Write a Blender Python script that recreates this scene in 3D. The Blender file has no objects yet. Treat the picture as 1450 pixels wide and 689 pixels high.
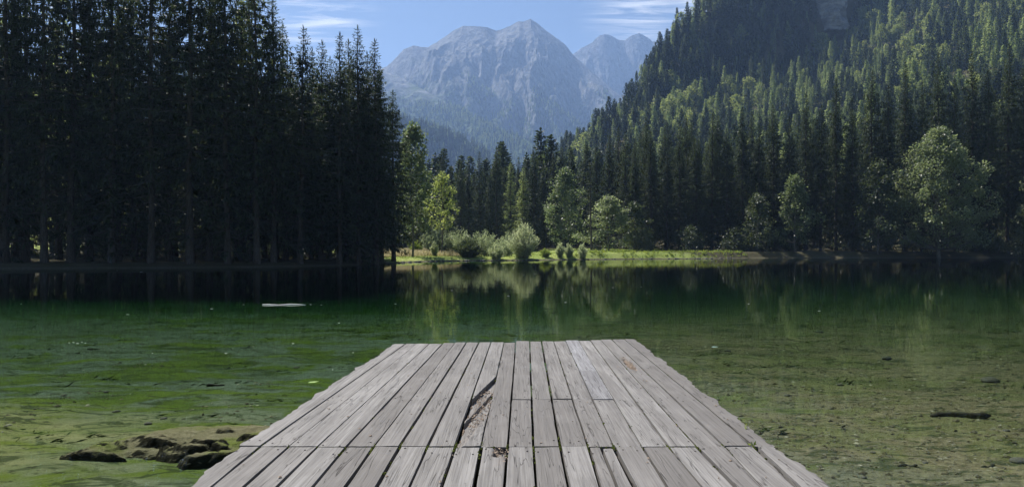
import bpy, math, random
import numpy as np
from math import radians, sin, cos, pi
from mathutils import Vector

# ------------------------------------------------------------------ camera, world, sun, exposure
scn = bpy.context.scene
COL = scn.collection
FPX, HOR, CX, ZC = 967.0, 350.0, 725.0, 2.2      # focal length in photo pixels, horizon row, centre column, camera height above the water

cam_d = bpy.data.cameras.new('camera')
cam = bpy.data.objects.new('camera', cam_d); COL.objects.link(cam)
cam.location = (0, 0, ZC); cam.rotation_euler = (radians(90), 0, 0)
cam_d.sensor_width = 36.0; cam_d.lens = 36.0 * FPX / 1450.0
cam_d.shift_y = (HOR - 344.5) / 1450.0
cam_d.clip_start = 0.05; cam_d.clip_end = 30000
scn.camera = cam

SUN_AZ, SUN_EL = radians(-41), radians(54)        # azimuth from +Y (ahead) towards +X; negative = to the left
sun_dir = Vector((sin(SUN_AZ) * cos(SUN_EL), cos(SUN_AZ) * cos(SUN_EL), sin(SUN_EL)))
sd = bpy.data.lights.new('sun', 'SUN'); sd.energy = 5.0; sd.angle = radians(0.53); sd.color = (1.0, 0.955, 0.88)
sun = bpy.data.objects.new('sun', sd); COL.objects.link(sun)
sun.rotation_euler = sun_dir.to_track_quat('Z', 'Y').to_euler()

world = bpy.data.worlds.new('World'); scn.world = world; world.use_nodes = True
def build_world():
    nt = world.node_tree; N = nt.nodes; L = nt.links; N.clear()
    out = N.new('ShaderNodeOutputWorld'); bg = N.new('ShaderNodeBackground'); bg.inputs[1].default_value = 0.05
    sky = N.new('ShaderNodeTexSky'); sky.sky_type = 'NISHITA'; sky.sun_disc = False
    sky.sun_elevation = SUN_EL; sky.sun_rotation = SUN_AZ; sky.altitude = 900; sky.air_density = 1.0; sky.dust_density = 0.6; sky.ozone_density = 3.0
    geo = N.new('ShaderNodeNewGeometry')          # in the world, Position is the view direction
    sep = N.new('ShaderNodeSeparateXYZ'); L.new(geo.outputs['Position'], sep.inputs[0])
    # thin cirrus on a flat layer far above: direction / height
    zc = N.new('ShaderNodeMath'); zc.operation = 'MAXIMUM'; zc.inputs[1].default_value = 0.06; L.new(sep.outputs[2], zc.inputs[0])
    dv = N.new('ShaderNodeVectorMath'); dv.operation = 'DIVIDE'
    cmb = N.new('ShaderNodeCombineXYZ')
    for k in range(3): L.new(zc.outputs[0], cmb.inputs[k])
    L.new(geo.outputs['Position'], dv.inputs[0]); L.new(cmb.outputs[0], dv.inputs[1])
    mp = N.new('ShaderNodeMapping'); mp.inputs['Rotation'].default_value = (0, 0, radians(-24)); mp.inputs['Scale'].default_value = (0.9, 3.4, 1)
    L.new(dv.outputs[0], mp.inputs[0])
    n1 = N.new('ShaderNodeTexNoise'); n1.inputs['Scale'].default_value = 2.4; n1.inputs['Detail'].default_value = 9; n1.inputs['Roughness'].default_value = 0.62; n1.inputs['Distortion'].default_value = 0.7
    L.new(mp.outputs[0], n1.inputs['Vector'])
    r1 = N.new('ShaderNodeMapRange'); r1.inputs[1].default_value = 0.42; r1.inputs[2].default_value = 0.68; L.new(n1.outputs[0], r1.inputs[0])
    # patches: two banks in view, more wherever a wide noise allows it
    def lobe(px, py, w):
        d = Vector(((px - CX) / FPX, 1.0, (HOR - py) / FPX)).normalized()
        dt = N.new('ShaderNodeVectorMath'); dt.operation = 'DISTANCE'
        nm = N.new('ShaderNodeVectorMath'); nm.operation = 'NORMALIZE'; L.new(geo.outputs['Position'], nm.inputs[0])
        L.new(nm.outputs[0], dt.inputs[0]); dt.inputs[1].default_value = d
        m = N.new('ShaderNodeMapRange'); m.interpolation_type = 'SMOOTHERSTEP'
        m.inputs[1].default_value = w; m.inputs[2].default_value = 0.0; L.new(dt.outputs['Value'], m.inputs[0]); return m.outputs[0]
    n2 = N.new('ShaderNodeTexNoise'); n2.inputs['Scale'].default_value = 0.8; n2.inputs['Detail'].default_value = 2; L.new(dv.outputs[0], n2.inputs['Vector'])
    r2 = N.new('ShaderNodeMapRange'); r2.inputs[1].default_value = 0.6; r2.inputs[2].default_value = 0.8; L.new(n2.outputs[0], r2.inputs[0])
    acc = r2.outputs[0]
    for a in ((905, 12, 0.10), (450, 8, 0.11), (1005, -40, 0.14)):
        mx = N.new('ShaderNodeMath'); mx.operation = 'MAXIMUM'; L.new(acc, mx.inputs[0]); L.new(lobe(*a), mx.inputs[1]); acc = mx.outputs[0]
    mu = N.new('ShaderNodeMath'); mu.operation = 'MULTIPLY'; L.new(r1.outputs[0], mu.inputs[0]); L.new(acc, mu.inputs[1])
    mu2 = N.new('ShaderNodeMath'); mu2.operation = 'MULTIPLY'; mu2.use_clamp = True; mu2.inputs[1].default_value = 1.15; L.new(mu.outputs[0], mu2.inputs[0])
    mix = N.new('ShaderNodeMix'); mix.data_type = 'RGBA'; mix.inputs['B'].default_value = (11.0, 11.2, 11.5, 1)
    L.new(mu2.outputs[0], mix.inputs['Factor']); L.new(sky.outputs[0], mix.inputs['A'])
    L.new(mix.outputs['Result'], bg.inputs[0]); L.new(bg.outputs[0], out.inputs[0])
build_world()

vs = scn.view_settings
vs.view_transform = 'Standard'; vs.look = 'None'; vs.gamma = 1.0; vs.exposure = 0.84; vs.use_curve_mapping = False
scn.render.engine = 'CYCLES'
cy = scn.cycles
cy.use_denoising = True; cy.max_bounces = 7; cy.diffuse_bounces = 3; cy.glossy_bounces = 3; cy.transmission_bounces = 4
cy.transparent_max_bounces = 8; cy.volume_bounces = 1; cy.use_adaptive_sampling = True; cy.adaptive_threshold = 0.02
cy.caustics_reflective = False; cy.caustics_refractive = False; cy.sample_clamp_indirect = 4.0

# ------------------------------------------------------------------ helpers
rng = np.random.default_rng(7)
def tag(o, label=None, cat=None, group=None, kind=None):
    if label: o['label'] = label
    if cat: o['category'] = cat
    if group: o['group'] = group
    if kind: o['kind'] = kind
    return o
def make_mesh(name, V, face_arrays, mats=(), smooth=False, mat_idx=None):
    """V (n,3); face_arrays: list of (m,k) index arrays; mat_idx: material slot for each array."""
    me = bpy.data.meshes.new(name)
    V = np.asarray(V, dtype=np.float32)
    fa = [np.asarray(f, dtype=np.int32) for f in face_arrays]
    loops = np.concatenate([f.ravel() for f in fa])
    sizes = np.concatenate([np.full(len(f), f.shape[1], dtype=np.int32) for f in fa])
    starts = np.concatenate([[0], np.cumsum(sizes)[:-1]]).astype(np.int32)
    me.vertices.add(len(V)); me.vertices.foreach_set('co', V.ravel())
    me.loops.add(len(loops)); me.loops.foreach_set('vertex_index', loops)
    me.polygons.add(len(sizes)); me.polygons.foreach_set('loop_start', starts); me.polygons.foreach_set('loop_total', sizes)
    for m in mats: me.materials.append(m)
    if mat_idx is not None:
        me.polygons.foreach_set('material_index', np.concatenate([np.full(len(f), i, dtype=np.int32) for f, i in zip(fa, mat_idx)]))
    me.polygons.foreach_set('use_smooth', np.full(len(sizes), smooth, dtype=bool))
    me.update(calc_edges=True)
    return me
def link(name, me, parent=None, loc=(0, 0, 0)):
    o = bpy.data.objects.new(name, me); COL.objects.link(o); o.location = loc
    if parent: o.parent = parent
    return o
def empty(name, loc=(0, 0, 0), rz=0.0, s=1.0):
    o = bpy.data.objects.new(name, None); COL.objects.link(o); o.location = loc; o.rotation_euler = (0, 0, rz)
    o.scale = (s, s, s) if not hasattr(s, '__len__') else s
    o.empty_display_size = 0.2
    return o
def px_X(x, Y): return (x - CX) / FPX * Y
def px_Z(y, Y): return ZC + (HOR - y) / FPX * Y
def sstep(a, b, x):
    t = np.clip((np.asarray(x, float) - a) / (b - a), 0, 1); return t * t * (3 - 2 * t)

# value noise / fbm in numpy
def _hash(ix, iy, s):
    h = (ix * 374761393 + iy * 668265263 + s * 974711) & 0x7fffffff
    h = ((h ^ (h >> 13)) * 1274126177) & 0x7fffffff
    return ((h ^ (h >> 16)) & 0xffff) / 65535.0
def vnoise(x, y, s=0):
    x = np.asarray(x, float); y = np.asarray(y, float)
    ix = np.floor(x).astype(np.int64); iy = np.floor(y).astype(np.int64)
    fx = x - ix; fy = y - iy; fx = fx * fx * (3 - 2 * fx); fy = fy * fy * (3 - 2 * fy)
    a = _hash(ix, iy, s); b = _hash(ix + 1, iy, s); c = _hash(ix, iy + 1, s); d = _hash(ix + 1, iy + 1, s)
    return (a + (b - a) * fx) + ((c + (d - c) * fx) - (a + (b - a) * fx)) * fy
def fbm(x, y, o=5, s=0, g=0.5):
    r = 0; a = 1; t = 0
    for i in range(o): r = r + a * vnoise(x * 2**i, y * 2**i, s + i); t += a; a *= g
    return r / t
def ridged(x, y, o=5, s=0, g=0.55):
    r = 0; a = 1; t = 0
    for i in range(o): r = r + a * (1 - np.abs(2 * vnoise(x * 2**i, y * 2**i, s + i) - 1)); t += a; a *= g
    return r / t
def grid_faces(nx, ny):
    i = np.arange(nx - 1)[None, :] + np.arange(ny - 1)[:, None] * nx
    i = i.ravel(); return np.stack([i, i + 1, i + nx + 1, i + nx], 1)

# material helpers
class Mat:
    def __init__(self, name):
        self.m = bpy.data.materials.new(name); self.m.use_nodes = True
        self.nt = self.m.node_tree; self.N = self.nt.nodes; self.L = self.nt.links; self.N.clear()
        self.out = self.N.new('ShaderNodeOutputMaterial')
    def n(self, t, **kw):
        x = self.N.new(t)
        for k, v in kw.items():
            if k.startswith('i_'): x.inputs[k[2:].replace('_', ' ')].default_value = v
            else: setattr(x, k, v)
        return x
    def lk(self, a, b): self.L.new(a, b)
    def coord(self, scale=(1, 1, 1), kind='Object', rnd=0.0, rot=(0, 0, 0)):
        c = self.n('ShaderNodeTexCoord'); mp = self.n('ShaderNodeMapping'); mp.inputs['Scale'].default_value = scale; mp.inputs['Rotation'].default_value = rot
        self.lk(c.outputs[kind], mp.inputs['Vector'])
        if rnd:
            oi = self.n('ShaderNodeObjectInfo'); mm = self.n('ShaderNodeMath', operation='MULTIPLY'); mm.inputs[1].default_value = rnd
            self.lk(oi.outputs['Random'], mm.inputs[0])
            cb = self.n('ShaderNodeCombineXYZ')
            for k in range(3): self.lk(mm.outputs[0], cb.inputs[k])
            self.lk(cb.outputs[0], mp.inputs['Location'])
        return mp.outputs[0]
    def noise(self, vec, scale=5, detail=4, rough=0.5, dist=0.0):
        t = self.n('ShaderNodeTexNoise'); t.inputs['Scale'].default_value = scale; t.inputs['Detail'].default_value = detail
        t.inputs['Roughness'].default_value = rough; t.inputs['Distortion'].default_value = dist
        if vec: self.lk(vec, t.inputs['Vector'])
        return t.outputs[0]
    def rng(self, v, a, b, c=0.0, d=1.0, smooth=False):
        r = self.n('ShaderNodeMapRange'); 
        if smooth: r.interpolation_type = 'SMOOTHSTEP'
        for k, x in zip((1, 2, 3, 4), (a, b, c, d)): r.inputs[k].default_value = x
        self.lk(v, r.inputs[0]); return r.outputs[0]
    def math(self, op, a, b=None, clamp=False):
        m = self.n('ShaderNodeMath', operation=op); m.use_clamp = clamp
        for k, x in ((0, a), (1, b)):
            if x is None: continue
            if isinstance(x, (int, float)): m.inputs[k].default_value = x
            else: self.lk(x, m.inputs[k])
        return m.outputs[0]
    def mix(self, f, a, b, blend='MIX'):
        m = self.n('ShaderNodeMix', data_type='RGBA', blend_type=blend)
        for nm, x in (('Factor', f), ('A', a), ('B', b)):
            if isinstance(x, tuple): m.inputs[nm].default_value = (*x, 1) if len(x) == 3 else x
            elif isinstance(x, (int, float)): m.inputs[nm].default_value = x
            else: self.lk(x, m.inputs[nm])
        return m.outputs['Result']
    def bump(self, h, strength=0.5, dist=0.01, normal=None):
        b = self.n('ShaderNodeBump'); b.inputs['Strength'].default_value = strength; b.inputs['Distance'].default_value = dist
        self.lk(h, b.inputs['Height'])
        if normal: self.lk(normal, b.inputs['Normal'])
        return b.outputs[0]
    def bsdf(self, col, rough=0.8, normal=None, spec=0.3):
        p = self.n('ShaderNodeBsdfPrincipled')
        if isinstance(col, tuple): p.inputs['Base Color'].default_value = (*col, 1)
        else: self.lk(col, p.inputs['Base Color'])
        if isinstance(rough, (int, float)): p.inputs['Roughness'].default_value = rough
        else: self.lk(rough, p.inputs['Roughness'])
        p.inputs['Specular IOR Level'].default_value = spec
        if normal: self.lk(normal, p.inputs['Normal'])
        return p.outputs[0]
    def done(self, shader): self.lk(shader, self.out.inputs['Surface']); return self.m

# ------------------------------------------------------------------ materials
def foliage_mat(name, base, alt, transl=0.35, rough=0.55, spec=0.25, trcol=None):
    M = Mat(name)
    geo = M.n('ShaderNodeNewGeometry'); oi = M.n('ShaderNodeObjectInfo')
    f = M.math('MULTIPLY', geo.outputs['Random Per Island'], 0.65)
    f = M.math('ADD', f, M.math('MULTIPLY', oi.outputs['Random'], 0.5))
    n = M.noise(M.coord((1, 1, 1), rnd=37.0), 0.35, 3)
    f = M.math('ADD', f, M.rng(n, 0.3, 0.7, -0.3, 0.3))
    c = M.mix(M.rng(f, 0.1, 1.1), base, alt)
    p = M.bsdf(c, rough, spec=spec)
    tr = M.n('ShaderNodeBsdfTranslucent')
    tc = M.mix(1.0, c, trcol or (1.9, 1.95, 1.1), 'MULTIPLY'); M.lk(tc, tr.inputs['Color'])
    ms = M.n('ShaderNodeMixShader'); ms.inputs[0].default_value = transl
    M.lk(p, ms.inputs[1]); M.lk(tr.outputs[0], ms.inputs[2])
    return M.done(ms.outputs[0])
M_SPRUCE = foliage_mat('spruce_needles', (0.013, 0.022, 0.014), (0.056, 0.071, 0.038), 0.38, rough=0.5, spec=0.25, trcol=(2.3, 2.35, 1.5))
M_LARCH = foliage_mat('larch_needles', (0.105, 0.142, 0.072), (0.235, 0.265, 0.155), 0.52)
M_BEECH = foliage_mat('beech_leaves', (0.092, 0.126, 0.050), (0.235, 0.250, 0.125), 0.52)
M_MAPLE = foliage_mat('young_leaves', (0.150, 0.185, 0.065), (0.270, 0.285, 0.135), 0.58, trcol=(1.9, 1.95, 1.15))
M_ASH = foliage_mat('glossy_leaves', (0.070, 0.095, 0.045), (0.175, 0.195, 0.115), 0.46, rough=0.45, spec=0.6, trcol=(2.2, 2.3, 1.6))
M_LEAVES_SHADED = foliage_mat('leaves_painted_shaded', (0.030, 0.045, 0.022), (0.095, 0.110, 0.062), 0.35, rough=0.5, spec=0.4)  # darker copy of the broadleaf foliage, with shade put into its colour
M_WILLOW = foliage_mat('willow_leaves', (0.150, 0.180, 0.105), (0.300, 0.320, 0.215), 0.55, rough=0.4, spec=0.5, trcol=(2.0, 2.05, 1.6))
M_HERB = foliage_mat('bank_herb_leaves', (0.085, 0.130, 0.028), (0.200, 0.230, 0.070), 0.45)
M_DRY = foliage_mat('dry_meadow_grass', (0.30, 0.28, 0.16), (0.44, 0.38, 0.28), 0.45, trcol=(1.7, 1.65, 1.4))

def bark_mat(name, a, b):
    M = Mat(name); v = M.coord((6, 6, 1.2), rnd=21.0)
    n = M.noise(v, 2.0, 6, 0.65)
    return M.done(M.bsdf(M.mix(M.rng(n, 0.3, 0.7), a, b), 0.9, M.bump(n, 0.7, 0.03), 0.1))
M_BARK = bark_mat('spruce_bark', (0.035, 0.030, 0.026), (0.11, 0.095, 0.08))
M_BARK2 = bark_mat('grey_bark', (0.07, 0.065, 0.055), (0.20, 0.185, 0.16))

def wood_mat(name='weathered_plank', tint=(0.93, 0.92, 0.905), rot_attr=True):
    M = Mat(name)
    fine = M.noise(M.coord((75, 1.1, 20), rnd=53.0), 1.0, 7, 0.66, 0.35)
    broad = M.noise(M.coord((9, 0.55, 9), rnd=91.0), 1.0, 4, 0.55, 0.6)
    patch = M.noise(M.coord((2.2, 1.3, 2), rnd=17.0), 1.0, 5, 0.6)
    cr = M.noise(M.coord((17, 0.75, 9), rnd=73.0), 1.0, 2, 0.45, 0.9)
    crack = M.rng(M.math('ABSOLUTE', M.math('SUBTRACT', cr, 0.5)), 0.0, 0.013, 1.0, 0.0)
    crm = M.rng(M.noise(M.coord((4, 0.5, 3), rnd=11.0), 1.0, 2), 0.40, 0.50)
    crack = M.math('MULTIPLY', crack, crm)
    oi = M.n('ShaderNodeObjectInfo')
    base = M.mix(M.rng(oi.outputs['Random'], 0, 1), (0.165, 0.153, 0.143), (0.300, 0.290, 0.280))
    base = M.mix(M.rng(broad, 0.36, 0.66, 0.0, 0.75), base, (0.150, 0.141, 0.134))
    base = M.mix(M.rng(fine, 0.44, 0.68, 0.0, 0.85), base, (0.105, 0.098, 0.093))
    base = M.mix(M.rng(fine, 0.40, 0.22, 0.0, 0.55), base, (0.36, 0.352, 0.345))
    base = M.mix(M.rng(patch, 0.50, 0.75, 0.0, 0.3), base, (0.31, 0.297, 0.286))
    base = M.mix(M.rng(patch, 0.44, 0.25, 0.0, 0.4), base, (0.115, 0.108, 0.103))
    spots = M.n('ShaderNodeTexVoronoi'); spots.inputs['Scale'].default_value = 26; M.lk(M.coord((1, 1, 1), rnd=9.0), spots.inputs['Vector'])
    sp = M.math('MULTIPLY', M.rng(spots.outputs['Distance'], 0.10, 0.16, 1, 0), M.rng(M.noise(M.coord((1, 1, 1), rnd=5.0), 3.0, 2), 0.56, 0.64))
    base = M.mix(M.math('MULTIPLY', sp, 0.6), base, (0.10, 0.092, 0.085))
    base = M.mix(M.math('MULTIPLY', crack, 0.9), base, (0.035, 0.030, 0.027))
    h = M.math('SUBTRACT', M.math('MULTIPLY', fine, 0.45), M.math('MULTIPLY', crack, 1.4))
    if rot_attr:
        at = M.n('ShaderNodeAttribute', attribute_name='rot')
        rc = M.mix(M.rng(M.noise(M.coord((1, 1, 1)), 38, 4, 0.7), 0.35, 0.65), (0.055, 0.036, 0.024), (0.30, 0.215, 0.145))
        base = M.mix(at.outputs['Fac'], base, rc)
    base = M.mix(1.0, base, tint, 'MULTIPLY')
    rough = M.rng(fine, 0.3, 0.7, 0.70, 0.88)
    return M.done(M.bsdf(base, rough, M.bump(h, 0.55, 0.006), 0.28))
M_WOOD = wood_mat()
M_PATCH = wood_mat('smooth_grey_board', (0.98, 1.0, 1.06))
M_BEAM = wood_mat('beam_wood', (0.55, 0.5, 0.45), False)
def plain(name, col, rough=0.7, spec=0.3, var=0.25, scale=6):
    M = Mat(name); n = M.noise(M.coord((1, 1, 1), rnd=13.0), scale, 5, 0.6)
    c = M.mix(M.rng(n, 0.3, 0.7), tuple(x * (1 - var) for x in col), tuple(x * (1 + var) for x in col))
    return M.done(M.bsdf(c, rough, M.bump(n, 0.4, 0.01), spec))
M_NAIL = plain('rusty_nail', (0.045, 0.032, 0.026), 0.6, 0.5)
M_CHIP = plain('wood_crumbs', (0.26, 0.20, 0.15), 0.9, 0.2, 0.5, 40)
M_MOSS = plain('moss', (0.085, 0.10, 0.018), 0.95, 0.1, 0.5, 30)
M_STONE = plain('lake_stone', (0.095, 0.09, 0.075), 0.75, 0.3, 0.4, 7)
def pebble_mat():
    M = Mat('pebbles'); g = M.n('ShaderNodeNewGeometry'); q = g.outputs['Random Per Island']
    c = M.mix(M.rng(q, 0.0, 0.75), (0.055, 0.050, 0.030), (0.19, 0.17, 0.105)); c = M.mix(M.rng(q, 0.8, 1.0), c, (0.42, 0.40, 0.31))
    return M.done(M.bsdf(c, 0.85, None, 0.2))
M_PEBBLE = pebble_mat()
M_SUNK = plain('waterlogged_wood', (0.030, 0.027, 0.018), 0.8, 0.2, 0.4, 9)
M_PALE = plain('bleached_wood', (0.62, 0.60, 0.56), 0.6, 0.3, 0.15, 5)
M_LEAF = plain('floating_leaf', (0.30, 0.42, 0.12), 0.5, 0.4, 0.15, 5)
M_LEAFB = plain('pale_floating_leaf', (0.36, 0.52, 0.50), 0.5, 0.4, 0.1, 5)
M_DARKWOOD = plain('bench_wood', (0.10, 0.085, 0.07), 0.7, 0.3, 0.25, 5)
M_BLUEWOOD = plain('painted_bench_wood', (0.16, 0.18, 0.23), 0.6, 0.3, 0.15, 5)
def cliff_mat():
    M = Mat('cliff_rock'); n = M.noise(M.coord((0.02, 0.02, 0.05), 'Object'), 3, 8, 0.65)
    return M.done(M.bsdf(M.mix(M.rng(n, 0.35, 0.65), (0.11, 0.11, 0.11), (0.34, 0.34, 0.33)), 0.9, M.bump(n, 1.0, 6.0), 0.1))
M_CLIFF = cliff_mat()

def ledge_mat():
    M = Mat('clay_ledge'); v = M.coord((1, 1, 1))
    n = M.noise(M.coord((1, 1.5, 2.5)), 9, 9, 0.72); n2 = M.noise(v, 1.6, 3)
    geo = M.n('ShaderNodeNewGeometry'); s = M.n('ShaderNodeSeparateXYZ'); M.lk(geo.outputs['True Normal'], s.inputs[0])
    c = M.mix(M.rng(n, 0.3, 0.7), (0.17, 0.155, 0.085), (0.40, 0.36, 0.23))
    c = M.mix(M.rng(n2, 0.5, 0.66), c, (0.22, 0.26, 0.06))
    c = M.mix(M.rng(s.outputs[2], 0.88, 0.55), c, (0.045, 0.042, 0.028))     # shade of the steep undercut faces, painted into the colour
    return M.done(M.bsdf(c, 0.9, M.bump(n, 1.0, 0.09), 0.1))
M_LEDGE = ledge_mat()

def ground_mat():
    M = Mat('ground')
    geo = M.n('ShaderNodeNewGeometry'); sp = M.n('ShaderNodeSeparateXYZ'); M.lk(geo.outputs['Position'], sp.inputs[0])
    X, Y, Z = sp.outputs
    v = M.coord((1, 1, 1))
    # lake bed
    bn = M.noise(v, 0.22, 5, 0.6, 0.4)           # wide patches
    bm = M.noise(M.coord((0.55, 1.0, 1)), 0.9, 6, 0.62, 0.8)
    bf = M.noise(v, 9.0, 5, 0.7)
    sand = M.mix(M.rng(bf, 0.3, 0.7), (0.080, 0.066, 0.036), (0.235, 0.205, 0.130))
    teal = M.mix(M.rng(bf, 0.3, 0.7), (0.058, 0.082, 0.060), (0.145, 0.18, 0.135))
    side = M.rng(M.math('ADD', X, M.rng(bn, 0.2, 0.8, -5, 5)), -2.0, 4.5)
    floor_ = M.mix(side, teal, sand)
    algae = M.mix(M.rng(bm, 0.35, 0.7), (0.036, 0.062, 0.006), (0.100, 0.145, 0.014))
    am = M.rng(M.math('ADD', M.math('MULTIPLY', bm, 0.65), M.math('MULTIPLY', bn, 0.5)), 0.54, 0.62, smooth=True)
    am = M.math('MULTIPLY', am, M.rng(side, 0, 1, 0.95, 0.38))
    bed = M.mix(am, floor_, algae)
    # yellow-green shallows on the left by the ledge
    yl = M.math('MULTIPLY', M.rng(M.math('ADD', X, M.rng(bm, 0.3, 0.7, -1.5, 1.5)), -3.0, -7.0), M.rng(M.math('ADD', Y, M.rng(bn, 0.3, 0.7, -2, 2)), 12.5, 9.5))
    bed = M.mix(M.math('MULTIPLY', yl, 0.75), bed, M.mix(M.rng(bm, 0.35, 0.6), (0.27, 0.25, 0.115), (0.16, 0.18, 0.03)))
    tufts = M.rng(M.noise(M.coord((0.6, 1.3, 1)), 2.6, 5, 0.7, 1.2), 0.53, 0.60)
    bed = M.mix(M.math('MULTIPLY', tufts, 0.8), bed, (0.022, 0.036, 0.010))
    weed = M.math('MULTIPLY', M.rng(M.noise(M.coord((0.45, 1.0, 1)), 1.1, 7, 0.7, 1.0), 0.52, 0.62), M.rng(Y, 10, 17))
    bed = M.mix(M.math('MULTIPLY', weed, 0.75), bed, (0.020, 0.034, 0.008))
    bits = M.rng(M.noise(M.coord((0.8, 1.6, 1)), 6.5, 4, 0.75), 0.59, 0.64)
    bed = M.mix(M.math('MULTIPLY', bits, 0.8), bed, (0.030, 0.032, 0.018))
    # land
    gn = M.noise(v, 0.35, 5, 0.6); gf = M.noise(v, 4.0, 4, 0.6)
    lawn = M.mix(M.rng(gn, 0.3, 0.7), (0.20, 0.26, 0.060), (0.30, 0.33, 0.10))
    lawn = M.mix(M.rng(gf, 0.35, 0.7, 0, 0.4), lawn, (0.11, 0.16, 0.03))
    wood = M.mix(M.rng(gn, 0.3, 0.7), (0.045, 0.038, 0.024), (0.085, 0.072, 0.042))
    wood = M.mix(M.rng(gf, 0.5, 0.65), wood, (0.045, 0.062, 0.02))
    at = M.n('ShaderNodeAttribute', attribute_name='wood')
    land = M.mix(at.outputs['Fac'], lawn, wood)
    soil = M.mix(M.rng(gf, 0.3, 0.7), (0.05, 0.045, 0.03), (0.12, 0.105, 0.07))
    land = M.mix(M.rng(M.math('ADD', Z, M.rng(gf, 0.2, 0.8, -0.12, 0.12)), 0.10, 0.22), soil, land)
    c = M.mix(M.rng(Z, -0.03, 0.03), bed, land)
    h = M.math('ADD', bf, M.math('MULTIPLY', gf, 1.0))
    return M.done(M.bsdf(c, 0.95, M.bump(h, 0.6, 0.05), 0.1))
M_GROUND = ground_mat()

def water_mat():
    M = Mat('lake_water')
    v = M.coord((1, 1, 1))
    a = M.noise(M.coord((0.55, 1.25, 1)), 2.2, 3, 0.55, 0.3)
    b = M.noise(M.coord((0.7, 1.15, 1), rot=(0, 0, 0.4)), 0.42, 2, 0.5)
    calm = M.rng(M.noise(M.coord((0.02, 0.06, 1)), 1.0, 3), 0.35, 0.65, 0.45, 1.15)
    h = M.math('MULTIPLY', M.math('ADD', M.math('MULTIPLY', a, 0.10), M.math('MULTIPLY', b, 0.22)), calm)
    nrm = M.bump(h, 1.0, 0.022)
    fr = M.n('ShaderNodeFresnel'); fr.inputs['IOR'].default_value = 1.333; M.lk(nrm, fr.inputs['Normal'])
    tp = M.n('ShaderNodeBsdfTransparent')
    gl = M.n('ShaderNodeBsdfGlossy'); gl.inputs['Roughness'].default_value = 0.008; M.lk(nrm, gl.inputs['Normal'])
    ms = M.n('ShaderNodeMixShader'); M.lk(fr.outputs[0], ms.inputs[0]); M.lk(tp.outputs[0], ms.inputs[1]); M.lk(gl.outputs[0], ms.inputs[2])
    va = M.n('ShaderNodeVolumeAbsorption'); va.inputs['Color'].default_value = (0.46, 0.70, 0.50, 1); va.inputs['Density'].default_value = 0.27
    M.lk(va.outputs[0], M.out.inputs['Volume'])
    return M.done(ms.outputs[0])
M_WATER = water_mat()

def mountain_mat(name, veg_lo, veg_hi):
    M = Mat(name)
    geo = M.n('ShaderNodeNewGeometry'); sp = M.n('ShaderNodeSeparateXYZ'); M.lk(geo.outputs['Position'], sp.inputs[0])
    ns = M.n('ShaderNodeSeparateXYZ'); M.lk(geo.outputs['Normal'], ns.inputs[0])
    v = M.coord((1, 1, 0.6))
    n = M.noise(v, 0.006, 9, 0.62); nf = M.noise(v, 0.03, 7, 0.68)
    rock = M.mix(M.rng(nf, 0.3, 0.7), (0.10, 0.10, 0.105), (0.30, 0.30, 0.30))
    rock = M.mix(M.rng(M.noise(M.coord((1, 1, 0.25)), 0.018, 6, 0.7), 0.52, 0.66, 0, 0.7), rock, (0.085, 0.095, 0.07))
    z = M.math('ADD', sp.outputs[2], M.rng(n, 0.25, 0.75, -420, 420))
    veg = M.rng(z, veg_hi, veg_lo)
    veg = M.math('MULTIPLY', veg, M.rng(ns.outputs[2], 0.35, 0.6))
    green = M.mix(M.rng(nf, 0.3, 0.65), (0.03, 0.055, 0.022), (0.10, 0.135, 0.05))
    c = M.mix(veg, rock, green)
    h = M.math('ADD', n, M.math('MULTIPLY', nf, 0.6))
    return M.done(M.bsdf(c, 0.95, M.bump(h, 1.0, 55.0), 0.05))
M_MOUNT = mountain_mat('mountain_rock', 620, 1050)
M_HILLM = mountain_mat('hill_cover', 3000, 3400)

# ------------------------------------------------------------------ ground, lake
def wl(x, y):                                    # a waterline pixel -> plan position
    Y = FPX * ZC / (y - HOR); return (px_X(x, Y), Y)
LAKE = [(-26, -9), (-55, -2), (-82, 18), (-98, 45), (-85, 64)] + [wl(*p) for p in
        ((0, 381), (150, 380), (300, 379), (420, 377.5), (500, 375.4), (552, 373.2), (580, 371.2), (630, 369.6), (690, 368.9), (750, 368.4), (800, 367.4), (870, 366.8), (950, 366.3), (1015, 366.0), (1040, 365.4), (1120, 365.0), (1250, 364.8), (1450, 364.6))] + \
       [(135, 128), (146, 80), (120, 25), (70, -6), (25, -10)]
LAKE = np.array(LAKE)
def lake_sd(X, Y):
    """signed distance to the shore: negative inside the lake"""
    X = np.asarray(X, float); Y = np.asarray(Y, float)
    d = np.full(X.shape, 1e9); inside = np.zeros(X.shape, bool)
    n = len(LAKE)
    for i in range(n):
        ax, ay = LAKE[i]; bx, by = LAKE[(i + 1) % n]
        ex, ey = bx - ax, by - ay
        t = np.clip(((X - ax) * ex + (Y - ay) * ey) / (ex * ex + ey * ey), 0, 1)
        d = np.minimum(d, np.hypot(X - ax - t * ex, Y - ay - t * ey))
        c = ((ay > Y) != (by > Y)) & (X < (bx - ax) * (Y - ay) / (by - ay + 1e-12) + ax)
        inside ^= c
    return np.where(inside, -d, d)
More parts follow.
